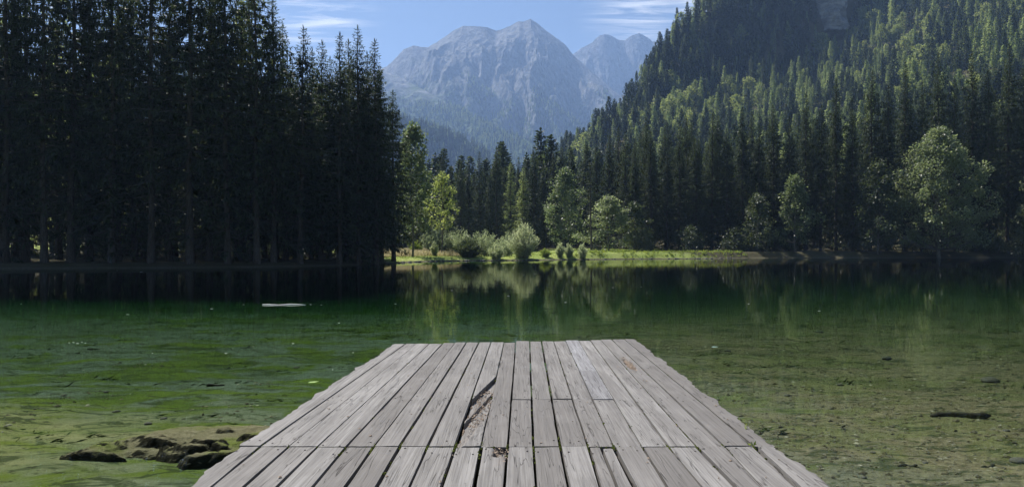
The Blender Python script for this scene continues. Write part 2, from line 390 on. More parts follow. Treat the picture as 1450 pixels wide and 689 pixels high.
# forested slope on the right: (column, toe distance, distance and row of the break of slope, distance and row of the crest)
HT = np.array([
    (-400, 900, 1200, 345, 1300, 344), (600, 800, 1000, 335, 1100, 334), (700, 560, 900, 308, 1000, 306), (760, 430, 760, 276, 860, 270), (800, 330, 660, 256, 730, 247), (860, 265, 610, 222, 655, 208),
    (935, 235, 640, 176, 695, 118), (990, 215, 680, 150, 745, 34), (1100, 200, 760, 108, 850, -70), (1200, 188, 820, 62, 920, -130),
    (1325, 172, 880, -30, 980, -190), (1450, 160, 880, -80, 980, -230), (1800, 140, 800, -100, 900, -200), (2600, 120, 700, -100, 800, -180)], float)
def hill_h(X, Y):
    Yc = np.maximum(Y, 60.0); x = CX + FPX * X / Yc
    Y0 = np.interp(x, HT[:, 0], HT[:, 1]); YB = np.interp(x, HT[:, 0], HT[:, 2]); yB = np.interp(x, HT[:, 0], HT[:, 3])
    Y1 = np.interp(x, HT[:, 0], HT[:, 4]); y1 = np.interp(x, HT[:, 0], HT[:, 5])
    hB = (HOR - yB) / FPX * YB; h1 = (HOR - y1) / FPX * Y1
    t = np.clip((Yc - Y0) / (YB - Y0), 0, 1); a = hB * t * (0.35 + 0.65 * t)
    a = np.where(Yc > YB, hB + (h1 - hB) * np.clip((Yc - YB) / (Y1 - YB), 0, 1), a)
    a = np.where(Yc > Y1, h1 - (Yc - Y1) * 0.45, a)
    return np.maximum(a, 0)
def ground_h(X, Y):
    X = np.asarray(X, float); Y = np.asarray(Y, float)
    sd_ = lake_sd(X, Y) + (fbm(X * 0.35, Y * 0.35, 3, 5) - 0.5) * 1.2
    steep = sstep(5, 14, X)                      # the right lawn has a higher bank
    bank = (0.42 + 0.75 * steep) * sstep(0, 3.0 - 0.8 * steep, sd_) + 0.05
    land = bank + 0.016 * np.clip(sd_, 0, 400) + (fbm(X * 0.12, Y * 0.12, 3, 9) - 0.5) * 0.35 * sstep(2, 10, sd_)
    land = land + 60 * sstep(150, 420, Y) * sstep(-40, -300, X) * sstep(0, 60, sd_)          # wooded rise behind the spruce strip
    hh = hill_h(X, Y)
    land = land + hh + (fbm(X * 0.012, Y * 0.012, 4, 21) - 0.5) * 40 * sstep(6, 90, hh)
    dep = 0.34 + 0.22 * sstep(8, 16, Y) + 0.85 * sstep(16, 48, Y - 0.25 * np.abs(X - 8)) * sstep(40, -10, X) + 0.25 * sstep(14, 45, Y) + 0.8 * sstep(26, 95, Y)
    bed = -dep * sstep(0, 7, -sd_) - 0.04 + (fbm(X * 0.6, Y * 0.6, 4, 31) - 0.5) * 0.16 * sstep(1, 5, -sd_) + (fbm(X * 2.5, Y * 2.5, 3, 33) - 0.5) * 0.05 * sstep(1, 5, -sd_)
    bed = np.minimum(bed, -0.04)
    return np.where(sd_ > 0, land, bed)
def build_ground():
    def lines(*seg):
        o = []
        for a, b, s in seg: o.append(np.arange(a, b, s))
        return np.concatenate(o + [[seg[-1][1]]])
    xs = lines((-3600, -900, 180), (-900, -300, 30), (-300, -110, 6), (-110, -22, 1.2), (-22, -13, 0.5), (-13, 14, 0.22), (14, 22, 0.5), (22, 125, 1.2), (125, 300, 6), (300, 1000, 14), (1000, 3600, 180))
    ys = lines((-560, -60, 50), (-60, -8, 3), (-8, 4, 0.6), (4, 22, 0.22), (22, 40, 0.5), (40, 145, 0.9), (145, 200, 3), (200, 1050, 12), (1050, 7400, 250))
    X, Y = np.meshgrid(xs, ys); Xf, Yf = X.ravel(), Y.ravel()
    Z = ground_h(Xf, Yf)
    me = make_mesh('ground', np.stack([Xf, Yf, Z], 1), [grid_faces(len(xs), len(ys))], [M_GROUND], smooth=True)
    sdv = lake_sd(Xf, Yf); px = CX + FPX * Xf / np.maximum(Yf, 1)
    left = sstep(556, 530, px) * (1 - sstep(128, 150, Yf))
    right = sstep(915, 960, px) * sstep(-0.02, 0.0, (Yf - (131 + 0.03 * (px - 900) * 0)) / 100 - 0.03) 
    far = sstep(172, 185, Yf)
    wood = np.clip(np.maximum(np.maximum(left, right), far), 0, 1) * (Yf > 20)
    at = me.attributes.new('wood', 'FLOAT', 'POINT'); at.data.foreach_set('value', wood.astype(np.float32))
    o = link('ground', me); tag(o, 'lake bed, lawn and forest floor of the valley', 'ground', kind='structure')
    # lake: a closed body of water whose top is the surface
    x0, x1, y0, y1, zb = -104.0, 152.0, -14.0, 150.0, -5.0
    V = [(x, y, z) for z in (zb, 0.0) for x, y in ((x0, y0), (x1, y0), (x1, y1), (x0, y1))]
    F = [(0, 3, 2, 1), (4, 5, 6, 7), (0, 1, 5, 4), (1, 2, 6, 5), (2, 3, 7, 6), (3, 0, 4, 7)]
    w = link('lake', make_mesh('lake', V, [F], [M_WATER])); tag(w, 'clear green mountain lake around the wooden jetty', 'lake', kind='structure')
build_ground()
def gz(x, y): return float(ground_h(np.array([x]), np.array([y]))[0])

# ------------------------------------------------------------------ mountains
def crest(pts, Y, x): p = np.array(pts, float); return (HOR - np.interp(x, p[:, 0], p[:, 1])) / FPX * Y
def build_mountains():
    # main massif
    pts = [(150, 250), (300, 190), (420, 150), (500, 112), (548, 93), (556, 86), (572, 69), (585, 64), (597, 66), (606, 66), (622, 57), (640, 44), (655, 36), (672, 36), (690, 38), (703, 43), (713, 40), (722, 36), (735, 29), (741, 30), (751, 26), (762, 33), (775, 44), (790, 55), (800, 62), (812, 78), (835, 98), (870, 128), (900, 150), (940, 190), (1000, 240), (1100, 300), (1250, 340)]
    xs = np.linspace(-2600, 2000, 560); ys = np.linspace(2500, 5300, 330)
    X, Y = np.meshgrid(xs, ys)
    wob = (fbm(X / 420, X * 0 + 3.3, 4, 40) - 0.5) * 260
    Yr = 4500 + wob
    H = crest(pts, Yr, CX + FPX * X / Yr)
    s = np.clip((Yr - Y) / (Yr - 2700), -1, 1.15)
    wx = X + (fbm(X / 500, Y / 500, 4, 43) - 0.5) * 320
    rib = ridged(wx / 330, Y / 1050 + 0.3 * wx / 900, 5, 44) - 0.62
    det = fbm(X / 120, Y / 170, 5, 47, 0.6) - 0.5 + 0.55 * (ridged(wx / 95 + 2, Y / 330, 4, 48, 0.6) - 0.6)
    prof = np.clip(1 - s, 0, None) ** 1.25
    h = H * prof + (rib * 420 + det * 130) * sstep(0.0, 0.22, s) * (0.35 + 0.65 * sstep(1.1, 0.3, s))
    h = np.where(Y > Yr, H - (Y - Yr) * 0.8, h)
    # wooded spur coming down to the right in front of the wall
    A = np.array((px_X(560, 4150), 4150.0)); B = np.array((px_X(800, 2800), 2800.0)); AB = B - A; Ln = np.hypot(*AB)
    t = ((X - A[0]) * AB[0] + (Y - A[1]) * AB[1]) / Ln**2
    side = ((X - A[0]) * AB[1] - (Y - A[1]) * AB[0]) / Ln        # positive on the camera side
    hc = np.interp(t, [-0.2, 0, 0.35, 0.7, 1.0, 1.2], [1150, px_Z(105, 4150), px_Z(140, 3680), px_Z(185, 3200), px_Z(216, 2800), 150])
    wv = (fbm(X / 160, Y / 160, 4, 51) - 0.5) * 120 + (ridged(X / 300, Y / 300, 3, 53) - 0.6) * 160
    spur = hc - np.where(side * np.sign(1) > 0, side * 0.42, -side * 0.75) + wv * sstep(0, 150, np.abs(side))
    h = np.maximum(h, spur)
    h = np.maximum(h, 20 + 20 * fbm(X / 200, Y / 200, 3, 60))
    o = link('mountain', make_mesh('mountain', np.stack([X.ravel(), Y.ravel(), h.ravel()], 1), [grid_faces(560, 330)], [M_MOUNT], smooth=False))
    tag(o, 'broad hazy limestone mountain with wooded lower spur', 'mountain', kind='structure')
    # second, farther massif
    pts2 = [(600, 200), (700, 140), (780, 95), (812, 76), (822, 68), (838, 60), (848, 50), (856, 47), (866, 50), (876, 56), (884, 57), (893, 50), (905, 46), (916, 52), (924, 58), (934, 57), (944, 64), (955, 69), (980, 90), (1010, 120), (1060, 170), (1150, 220), (1300, 300)]
    xs2 = np.linspace(-600, 3000, 330); ys2 = np.linspace(4700, 6300, 170)
    X2, Y2 = np.meshgrid(xs2, ys2)
    Yr2 = 5600 + (fbm(X2 / 500, X2 * 0 + 1.3, 4, 70) - 0.5) * 300
    H2 = crest(pts2, Yr2, CX + FPX * X2 / Yr2)
    s2 = np.clip((Yr2 - Y2) / 900, -1, 1.15); w2 = X2 + (fbm(X2 / 500, Y2 / 500, 4, 73) - 0.5) * 300
    h2 = H2 * (0.35 + 0.65 * np.clip(1 - s2, 0, None) ** 1.1) + ((ridged(w2 / 360, Y2 / 1000, 5, 74) - 0.62) * 420 + (fbm(X2 / 120, Y2 / 170, 5, 77) - 0.5) * 140) * sstep(0, 0.25, s2)
    h2 = np.where(Y2 > Yr2, H2 - (Y2 - Yr2) * 0.8, h2)
    o2 = link('mountain', make_mesh('mountain_far', np.stack([X2.ravel(), Y2.ravel(), h2.ravel()], 1), [grid_faces(330, 170)], [M_MOUNT]))
    tag(o2, 'pale twin peaks farther up the valley', 'mountain', kind='structure')
    # near wooded ridge in shade
    pts3 = [(200, 40), (350, 90), (450, 122), (540, 148), (572, 160), (590, 163), (620, 172), (650, 184), (680, 200), (705, 222), (725, 245), (760, 280), (820, 315), (900, 340)]
    xs3 = np.linspace(-1200, 330, 220); ys3 = np.linspace(1650, 2420, 120)
    X3, Y3 = np.meshgrid(xs3, ys3)
    Yr3 = 2150 + (fbm(X3 / 200, X3 * 0 + 7.1, 3, 80) - 0.5) * 160
    H3 = np.maximum(crest(pts3, Yr3, CX + FPX * X3 / Yr3) - 18, 5)
    s3 = np.clip((Yr3 - Y3) / 400, -1, 1.2)
    h3 = H3 * np.clip(1 - s3, 0, 1) + (ridged(X3 / 170, Y3 / 380, 4, 82) - 0.6) * 110 * sstep(0.02, 0.3, s3) * np.clip(H3 / 200, 0, 1)
    h3 = np.where(Y3 > Yr3, H3 - (Y3 - Yr3) * 0.7, h3)
    o3 = link('hill', make_mesh('hill', np.stack([X3.ravel(), Y3.ravel(), h3.ravel()], 1), [grid_faces(220, 120)], [M_HILLM], smooth=True))
    tag(o3, 'dark blue wooded ridge in front of the rock mountain', 'hill', kind='structure')
    return (X, Y, h), (X3, Y3, h3)
MT, HL = build_mountains()

# ------------------------------------------------------------------ trees
def tube(path, radii, k=6):
    """tapered tube along a path -> (V, quads)"""
    path = np.asarray(path, float); n = len(path)
    tan = np.gradient(path, axis=0); tan /= np.linalg.norm(tan, axis=1, keepdims=True) + 1e-9
    ref = np.where(np.abs(tan[:, 2:3]) > 0.9, np.array([[1.0, 0, 0]]), np.array([[0, 0, 1.0]]))
    a = np.cross(tan, ref); a /= np.linalg.norm(a, axis=1, keepdims=True) + 1e-9; b = np.cross(tan, a)
    ang = np.arange(k) * 2 * pi / k
    V = path[:, None, :] + (a[:, None, :] * np.cos(ang)[None, :, None] + b[:, None, :] * np.sin(ang)[None, :, None]) * np.asarray(radii)[:, None, None]
    V = V.reshape(-1, 3); F = []
    for i in range(n - 1):
        for j in range(k):
            j2 = (j + 1) % k; F.append((i * k + j, i * k + j2, (i + 1) * k + j2, (i + 1) * k + j))
    return V, np.array(F)
def blades(P, D, Lg, W, r, twist=None):
    """kite-shaped faces starting at P along D"""
    n = len(P); D = D / (np.linalg.norm(D, axis=1, keepdims=True) + 1e-9)
    q = r.normal(size=(n, 3)) if twist is None else twist + 0.35 * r.normal(size=(n, 3))
    S = np.cross(D, q); S /= np.linalg.norm(S, axis=1, keepdims=True) + 1e-9
    Lg = np.asarray(Lg)[:, None]; W = np.asarray(W)[:, None]
    V = np.stack([P, P + D * Lg * 0.45 + S * W, P + D * Lg, P + D * Lg * 0.45 - S * W], 1).reshape(-1, 3)
    return V, np.arange(n * 4).reshape(n, 4)
class Geo:
    def __init__(s): s.V = []; s.F = []; s.n = 0
    def add(s, V, F): s.V.append(V); s.F.append(np.asarray(F) + s.n); s.n += len(V)
    def get(s): return np.concatenate(s.V), [np.concatenate(s.F)]

def spruce_geo(seed, H=30.0, R=3.8, z0=2.5, step=0.62, nb=(5, 8), st=0.16, bl=0.58, bw=0.056, airy=0.0, wood=True, drop=1.0):
    r = np.random.default_rng(seed); T = Geo(); C = Geo()
    n = 14; zz = np.linspace(-0.4, H, n); lean = r.normal(size=2) * 0.006
    path = np.stack([lean[0] * zz + 0.06 * np.sin(zz * 0.4 + seed), lean[1] * zz + 0.06 * np.cos(zz * 0.33 + seed), zz], 1)
    rad = 0.011 * H * np.clip(1 - zz / H, 0.02, 1) ** 0.8; rad[0] *= 1.35
    T.add(*tube(path, rad, 8 if wood else 5))
    z = z0 * 0.5; ph = r.uniform(0, 6, 3)
    while z < H - 0.25:
        f = np.clip((z - z0) / (H - z0), 0, 1)
        Rz = R * (min(1, 0.6 + 1.8 * f)) * (1 - f) ** 0.85 + 0.10
        k = r.integers(*nb); a0 = r.uniform(0, 2 * pi)
        for j in range(k):
            phi = a0 + 2 * pi * j / k + r.normal() * 0.3
            L = Rz * r.uniform(0.62, 1.15) * (1 + 0.22 * sin(3 * phi + ph[0] + z * 0.5) + 0.15 * sin(z * 1.3 + ph[1] + phi))
            dead = z < z0 + 1.5 or r.random() < airy * 0.5
            rise = 0.30 * f - 0.10 + r.normal() * 0.07; dr = (0.42 - 0.2 * f) * drop
            e = np.array([cos(phi), sin(phi), 0.0]); pr = np.array([-sin(phi), cos(phi), 0.0])
            def pt(t): t = np.asarray(t)[:, None]; return np.array([path[0, 0], path[0, 1], z]) + np.array([lean[0], lean[1], 0]) * z + e * L * t + np.array([0, 0, 1.0]) * L * (rise * t - dr * t * t + 0.22 * drop * t**3)
            if wood:
                T.add(*tube(pt(np.array([0, 0.5, 1.0])), np.array([0.035, 0.022, 0.006]) * (0.5 + L / 4), 3))
            if dead and r.random() < 0.7: continue
            m = max(2, int(L / st * (1 - 0.4 * airy)))
            t = np.sort(r.uniform(0.12 + 0.1 * (1 - f), 1.0, m)); p = pt(t)
            for sgn in (-1, 1, 0):
                if sgn == 0:      # hanging sprays under the bough
                    d = e * 0.25 + r.normal(size=(m, 3)) * 0.25 + np.array([0, 0, -0.9 * drop - 0.1]); lg = bl * r.uniform(0.6, 1.25, m) * min(1.0, 0.4 + L / 2.5)
                else:
                    d = e * 0.75 + sgn * pr * r.uniform(0.5, 1.0, m)[:, None] + np.array([0, 0, -0.25 * drop]) + r.normal(size=(m, 3)) * 0.16
                    lg = bl * r.uniform(0.6, 1.3, m) * (1.25 - 0.65 * t) * min(1.0, 0.35 + L / 2.5)
                tw = None if sgn == 0 else np.tile([0, 0, 1.0], (m, 1))
                C.add(*blades(p, d, lg, bw * (0.7 + 0.6 * r.random(m)) * lg / bl * 1.2, r, tw))
            d = e[None] + np.array([[0, 0, 0.15]]); C.add(*blades(pt([0.86]), d, [bl * 0.6], [bw], r))
        z += step * r.uniform(0.75, 1.3) * (1.0 - 0.5 * f)
    P = np.tile([lean[0] * H, lean[1] * H, H - 0.5], (5, 1)); C.add(*blades(P, r.normal(size=(5, 3)) * 0.15 + np.array([0, 0, 1.0]), np.full(5, 0.8), np.full(5, bw), r))
    return T, C
def broad_geo(seed, H=14.0, R=4.0, zb=4.0, ncl=60, nleaf=60, leaf=0.30, rc=0.8, trunk=0.16, shape=0.8, flat=0.0, wood=True, stems=1):
    """crown of leaf clusters, each on its own limb"""
    r = np.random.default_rng(seed); T = Geo(); C = Geo()
    zt = np.linspace(-0.3, H * 0.9, 9)
    path = np.stack([0.012 * H * np.sin(zt * 0.35 + seed), 0.012 * H * np.cos(zt * 0.3 + seed * 2), zt], 1); path[:, :2] -= path[0, :2]
    T.add(*tube(path, trunk * np.clip(1 - zt / H, 0.06, 1) ** 0.7, 8))
    for i in range(ncl):
        f = (i + r.random()) / ncl; z = zb + (H - zb) * f ** 0.85
        env = R * (sin(pi * min(1, (0.16 + 0.84 * ((z - zb) / (H - zb))) ** shape))) ** 0.75 * 1.02 + 0.15
        phi = i * 2.39996 + r.normal() * 0.4; rr = env * math.sqrt(r.uniform(0.18, 1.0)) * (1 + 0.25 * sin(2 * phi + seed) + 0.18 * r.normal())
        c = np.array([rr * cos(phi), rr * sin(phi), z + r.normal() * 0.25])
        zs = max(zb * 0.75, z - 0.55 * rr - 0.5 - r.uniform(0, 0.8)); zs = min(zs, H * 0.86)
        b = np.array([np.interp(zs, zt, path[:, 0]), np.interp(zs, zt, path[:, 1]), zs]); mid = (b + c) / 2 + np.array([0, 0, -0.08 * rr])
        if wood: T.add(*tube(np.stack([b, mid, c]), np.array([0.32, 0.2, 0.06]) * trunk * (0.6 + 0.4 * rr / R), 4))
        m = max(4, int(nleaf * r.uniform(0.5, 1.4))); q = r.normal(size=(m, 3)); q /= np.linalg.norm(q, axis=1, keepdims=True)
        q *= (r.uniform(0.15, 1, m) ** 0.6)[:, None] * rc * r.uniform(0.7, 1.3); q[:, 2] *= (1 - 0.55 * flat)
        p = c + q; d = q * 0.6 + r.normal(size=(m, 3)) * 0.5 + np.array([0, 0, -0.35])
        tw = np.array([0, 0, 1.0]) + r.normal(size=(m, 3)) * 0.75
        C.add(*blades(p, d, leaf * r.uniform(0.6, 1.3, m), leaf * 0.36 * r.uniform(0.7, 1.2, m), r, tw))
    return T, C
def bush_geo(seed, H=4.0, R=2.2, nst=110, nl=34, leaf=0.30, w=0.045, wide=0.7):
    r = np.random.default_rng(seed); T = Geo(); C = Geo()
    for i in range(nst):
        a = r.uniform(0, 2 * pi); th = r.uniform(0, 1) ** 0.55; L = H * r.uniform(0.72, 1.08) * (1 - 0.22 * th)
        b = np.array([cos(a), sin(a), 0.0]) * R * 0.30 * th
        tip = np.array([cos(a) * R * th * 1.0, sin(a) * R * th, L * math.sqrt(max(0.06, 1 - wide * th * th))])
        mid = b * 0.5 + tip * 0.5 + np.array([-cos(a), -sin(a), 0.6]) * 0.06 * L
        t = np.linspace(0, 1, 4)[:, None]; pth = (1 - t)**2 * b + 2 * t * (1 - t) * mid + t**2 * tip
        if i % 3 == 0: T.add(*tube(pth, np.linspace(0.022, 0.006, 4) * (0.6 + H / 6), 3))
        tt = r.uniform(0.08, 1.0, nl)[:, None]; p = (1 - tt)**2 * b + 2 * tt * (1 - tt) * mid + tt**2 * tip + r.normal(size=(nl, 3)) * 0.05 * H / 3
        d = (tip - b) / L * 0.8 + r.normal(size=(nl, 3)) * 0.55
        C.add(*blades(p, d, leaf * r.uniform(0.6, 1.3, nl), w * r.uniform(0.7, 1.3, nl), r))
    return T, C
def two_meshes(name, g, mt, mc):
    T, C = g; v, f = T.get(); a = make_mesh(name + '_trunk', v, f, [mt], smooth=True)
    v, f = C.get(); b = make_mesh(name + '_crown', v, f, [mc]); return a, b
def joined(name, g, mt, mc):
    T, C = g; v, f = T.get(); v2, f2 = C.get()
    return make_mesh(name, np.concatenate([v, v2]), [f[0], f2[0] + len(v)], [mt, mc], mat_idx=[0, 1])
def plant(name, meshes, loc, s, rz, label, cat, group=None, sxy=None, parts=('trunk', 'crown')):
    o = empty(name, loc, rz, (s * (sxy or 1), s * (sxy or 1), s)); tag(o, label, cat, group)
    for pn, me in zip(parts, meshes): link(pn, me, o)
    return o

SPR = [two_meshes('spruce%d' % i, spruce_geo(100 + i, 30, 4.7 + 0.4 * (i % 3), (1.5, 2.5, 5.0, 2.0, 7.0)[i], airy=(0, 0.0, 0.1, 0.0, 0.2)[i]), M_BARK, M_SPRUCE) for i in range(5)]
SPRM = [two_meshes('spruce_mid%d' % i, spruce_geo(150 + i, 28, 4.3 + 0.4 * i, 1.5 + i, step=0.8, nb=(5, 8), st=0.4, bl=0.85, bw=0.12, wood=False), M_BARK, M_SPRUCE) for i in range(4)]
LARCH = [two_meshes('larch%d' % i, spruce_geo(170 + i, 28, 3.6, 5, step=0.75, st=0.42, bl=0.6, bw=0.09, airy=0.3, drop=0.5), M_BARK, M_LARCH) for i in range(2)]
R = np.random.default_rng(11)
SHORE_L = 'tall dark spruce in the shaded strip of wood behind the bench'
def spruce_at(px, Y, top, var, label, group, cat='tree', meshes=SPR, base=30.0, name='spruce_tree', fat=1.0):
    x = px_X(px, Y); z = gz(x, Y) - 0.1; H = px_Z(top, Y) - z
    return plant(name, meshes[var % len(meshes)], (x, Y, z), H / base, R.uniform(0, 6.28), label, cat, group, sxy=fat * R.uniform(0.92, 1.1) * (30 / base) * (1 if H > 20 else 1.1) * min(1.35, 30 / max(H, 10)) ** 0.5)
def left_wood():
    g = 'spruces of the shaded strip of wood'
    # (column, distance, row of the tip, variant)
    key = [(557, 96, 128, 2), (541, 93, 96, 3), (533, 88, 57, 0), (507, 86, 39, 1), (519, 92, 75, 3), (480, 83, 46, 3), (492, 90, 58, 2), (455, 86, 60, 1), (440, 92, 70, 0), (425, 80, 38, 2), (404, 86, 36, 1), (388, 79, 0, 2), (363, 77, -75, 4), (343, 84, -45, 0),
           (322, 76, -130, 1), (296, 80, -110, 3), (268, 75, -150, 2), (240, 79, -100, 0), (214, 74.5, -160, 4), (190, 80, -105, 1), (158, 74.5, -140, 3), (128, 78, -90, 0), (100, 75, -150, 2), (62, 73.5, -140, 4), (36, 78, -120, 1), (8, 74, -150, 0), (-28, 76, -70, 3), (-60, 73, -60, 2)]
    own = {557: 'last spruce of the shaded wood, its dark trunk standing against the dry grass', 533: 'pointed spruce topping the sunlit end of the shaded wood', 425: 'first clear spruce tip beside the tallest crowns of the shaded wood'}
    for px, Y, top, v in key: spruce_at(px, Y, top, v, own.get(px, SHORE_L), None if px in own else g)
    for px, Y, top in ((22, 81, -90), (166, 82, -95), (352, 82, -60), (84, 84, -70)): spruce_at(px, Y, top, 0 if px < 100 else 1, 'light green feathery larch added for sunlit crowns among the shaded dark spruces', 'larches added for sunlit crowns in the shaded strip of wood', meshes=LARCH, base=28.0, name='larch_tree')  # pale larches added for sunlit crowns; the light is in their needle colour
    pxs = np.linspace(-70, 512, 30)
    for i, p in enumerate(pxs):
        Y = R.uniform(88, 112) if i % 2 else R.uniform(84, 98)
        spruce_at(p + R.uniform(-8, 8), Y, R.uniform(20, 130) if p < 330 else R.uniform(60, 150) if p < 400 else R.uniform(80, 150), int(R.integers(0, 5)), SHORE_L, g)
left_wood()
def middle_trees():
    lab = 'slender dark spruce at the far edge of the sunlit meadow'; g = 'spruces behind the meadow'
    for px, Y, top, v in [(628, 190, 222, 1), (652, 178, 232, 0), (664, 182, 236, 3), (680, 175, 215, 0), (703, 172, 207, 3), (694, 186, 238, 1), (716, 188, 236, 2), (745, 190, 225, 1), (757, 168, 206, 0), (770, 176, 232, 3),
                          (735, 196, 222, 0), (786, 190, 214, 1), (640, 205, 240, 2), (605, 195, 236, 0), (590, 185, 230, 3), (612, 178, 262, 1), (810, 180, 210, 0), (828, 190, 198, 3), (846, 182, 205, 1), (862, 176, 192, 0), (797, 205, 208, 2), (875, 188, 180, 3)]:
        spruce_at(px, Y, top, v, lab, g, fat=0.92 if top > 215 else 1.0)
middle_trees()
def right_wood():
    lab = 'dark spruce in the wood at the foot of the forested slope'; g = 'spruces at the foot of the slope'
    for px, Y, top, v in [(884, 165, 232, 0), (900, 158, 205, 3), (922, 162, 185, 1), (944, 157, 212, 0), (962, 160, 172, 3), (985, 156, 190, 1), (1008, 158, 160, 0), (1030, 155, 182, 2), (1052, 157, 152, 3), (1074, 154, 178, 0), (1096, 157, 150, 1), (1118, 154, 165, 3),
                          (1140, 156, 132, 0), (1162, 153, 150, 1), (1184, 155, 112, 3), (1208, 152, 140, 0), (1232, 155, 100, 2), (1256, 152, 122, 1), (1280, 154, 88, 3), (1305, 152, 118, 0), (1330, 155, 78, 1), (1352, 153, 110, 3), (1378, 153, 72, 0), (1402, 151, 100, 2), (1426, 152, 64, 1), (1450, 150, 92, 3), (1474, 152, 70, 0), (1500, 150, 80, 1)]:
        spruce_at(px, Y, top, v, lab, g, fat=0.95)
    for row, (Ya, Yb) in enumerate([(162, 176), (178, 196), (198, 222), (224, 252)]):
        for p in np.linspace(888 + 6 * row, 1530, 26):
            Y = R.uniform(Ya, Yb); p = p + R.uniform(-9, 9); x = px_X(p, Y); z = gz(x, Y) - 0.1
            H = R.uniform(24, 36); m = SPRM if row > 1 else SPR
            plant('spruce_tree', m[int(R.integers(0, len(m)))], (x, Y, z), H / (28 if row > 1 else 30), R.uniform(0, 6.28), lab, 'tree', g)
right_wood()

def broadleaf():
    def put(name, g, bark, leafm, px, Y, label, sc=1.0, rz=0.0, group=None, cat='tree'):
        x = px_X(px, Y); return plant(name, two_meshes(name, g, bark, leafm), (x, Y, gz(x, Y) - 0.05), sc, rz, label, cat, group)
    put('maple_tree', broad_geo(301, 14.6, 3.1, 5.0, 58, 36, 0.42, 0.7, 0.15, 0.72), M_BARK2, M_MAPLE, 625, 122, 'young light green broadleaf tree with bare trunk alone on the meadow')
    put('birch_tree', broad_geo(302, 22.0, 2.9, 5, 80, 60, 0.5, 1.0, 0.2, 0.8), M_BARK2, M_ASH, 584, 115, 'sunlit broadleaf tree peeking out behind the last spruce of the shaded wood')
    put('beech_tree', broad_geo(303, 13.5, 3.0, 2.0, 60, 60, 0.5, 1.0, 0.16, 0.8), M_BARK2, M_LEAVES_SHADED, 590, 132, 'broadleaf tree in half shade behind the silvery willows')
    put('beech_tree', broad_geo(304, 18.5, 4.4, 2.0, 90, 66, 0.5, 1.15, 0.22, 0.85), M_BARK2, M_ASH, 800, 160, 'broadleaf tree with sunlit flank beside the small picnic tables', rz=1.0)
    put('larch_tree', spruce_geo(305, 23, 3.4, 2, airy=0.3, drop=0.5, bl=0.7), M_BARK, M_LARCH, 722, 178, 'feathery pale larch among the dark spruces behind the willows')
    put('larch_tree', spruce_geo(306, 21, 3.6, 2, airy=0.2, drop=0.5, bl=0.7), M_BARK, M_LARCH, 742, 172, 'pale green larch standing in front of a tall dark spruce')
    put('beech_tree', broad_geo(307, 11.5, 4.7, 0.8, 70, 60, 0.5, 1.25, 0.2, 0.62, flat=0.9), M_BARK2, M_ASH, 862, 148, 'spreading beech with layered sunlit boughs over the picnic lawn', rz=2.0)
    t = put('beech_tree', broad_geo(308, 10.5, 3.0, 3.0, 34, 60, 0.5, 1.0, 0.14, 0.7, flat=0.8), M_BARK2, M_LEAVES_SHADED, 898, 150, 'small beech with a few lit boughs against the dark wood')
    x = px_X(837, 143)
    put('pine_tree', spruce_geo(309, 19, 2.6, 9, airy=0.5, step=0.8), M_BARK, M_SPRUCE, 837, 143, 'slim pine with long bare trunk on the picnic lawn')
    put('ash_tree', broad_geo(310, 26.5, 8.6, 2.5, 210, 120, 0.46, 1.55, 0.4, 0.75), M_BARK2, M_ASH, 1330, 143, 'big round broadleaf tree with glossy leaves at the edge of the dark wood', rz=0.4)
    put('ash_tree', broad_geo(311, 16, 3.0, 2.5, 60, 60, 0.5, 1.1, 0.2, 0.75), M_BARK2, M_ASH, 1126, 146, 'pale broadleaf tree standing alone before the dark spruces')
    put('ash_tree', broad_geo(312, 19, 4.4, 1.5, 90, 66, 0.5, 1.2, 0.2, 0.8), M_BARK2, M_LEAVES_SHADED, 1243, 145, 'narrow broadleaf tree beside the big round one')
    put('beech_tree', broad_geo(313, 12, 3.4, 0.8, 50, 60, 0.45, 1.0, 0.14, 0.75), M_BARK2, M_LEAVES_SHADED, 1072, 145, 'low broadleaf tree half hidden among dark spruces')
    put('beech_tree', broad_geo(314, 22, 5.0, 1.5, 90, 66, 0.5, 1.2, 0.2, 0.8), M_BARK2, M_LEAVES_SHADED, 1475, 140, 'broadleaf tree with yellow green edge where the wood meets the lake')
    # willow shrubs
    def bush(px, Y, top, hw, label, group=None, seed=0, mat=M_WILLOW, n=110, nl=36):
        x = px_X(px, Y); z = gz(x, Y) - 0.08; H = (px_Z(top, Y) - z) * 1.06; Rr = hw / FPX * Y * 1.15
        v = bush_geo(400 + seed, H, Rr, n, nl, 0.34 if H > 2.5 else 0.24, 0.05)
        plant('willow_shrub', two_meshes('willow%d' % seed, v, M_BARK2, mat), (x, Y, z), 1, 0, label, 'shrub', group, parts=('stems', 'foliage'))
    bush(621, 127, 315, 26, 'wide silvery willow shrub behind the young tree', seed=1, n=170)
    bush(651, 126, 323, 21, 'silvery willow shrub between the young tree and the dense shore bush', seed=14, n=120)
    bush(664, 114.5, 339, 19, 'dense dark green bush standing right at the waterline', seed=2, n=240, nl=44, mat=M_LEAVES_SHADED)
    bush(684, 121, 327, 27, 'large loose willow thicket behind the dense shore bush', seed=3, n=160)
    bush(703, 114.5, 344, 12, 'small willow bush on the shore between the two big bushes', seed=4, n=70)
    bush(741, 117.5, 316, 21, 'tall egg-shaped willow bush at the water', seed=5, n=240, nl=44)
    bush(718, 126, 329, 16, 'pale willow shrub behind the egg-shaped bush', seed=6, n=90)
    for k, (px, Y, tp, hw) in enumerate([(793, 123, 343, 6), (806, 123.5, 345, 6), (825, 124, 345, 7.5)]):
        bush(px, Y, tp, hw, 'little willow clump growing on the lawn bank', 'willow clumps on the lawn bank', seed=7 + k, n=46)
    bush(615, 119, 341, 5, 'knee-high bush by the trunk of the young tree', seed=11, n=40)
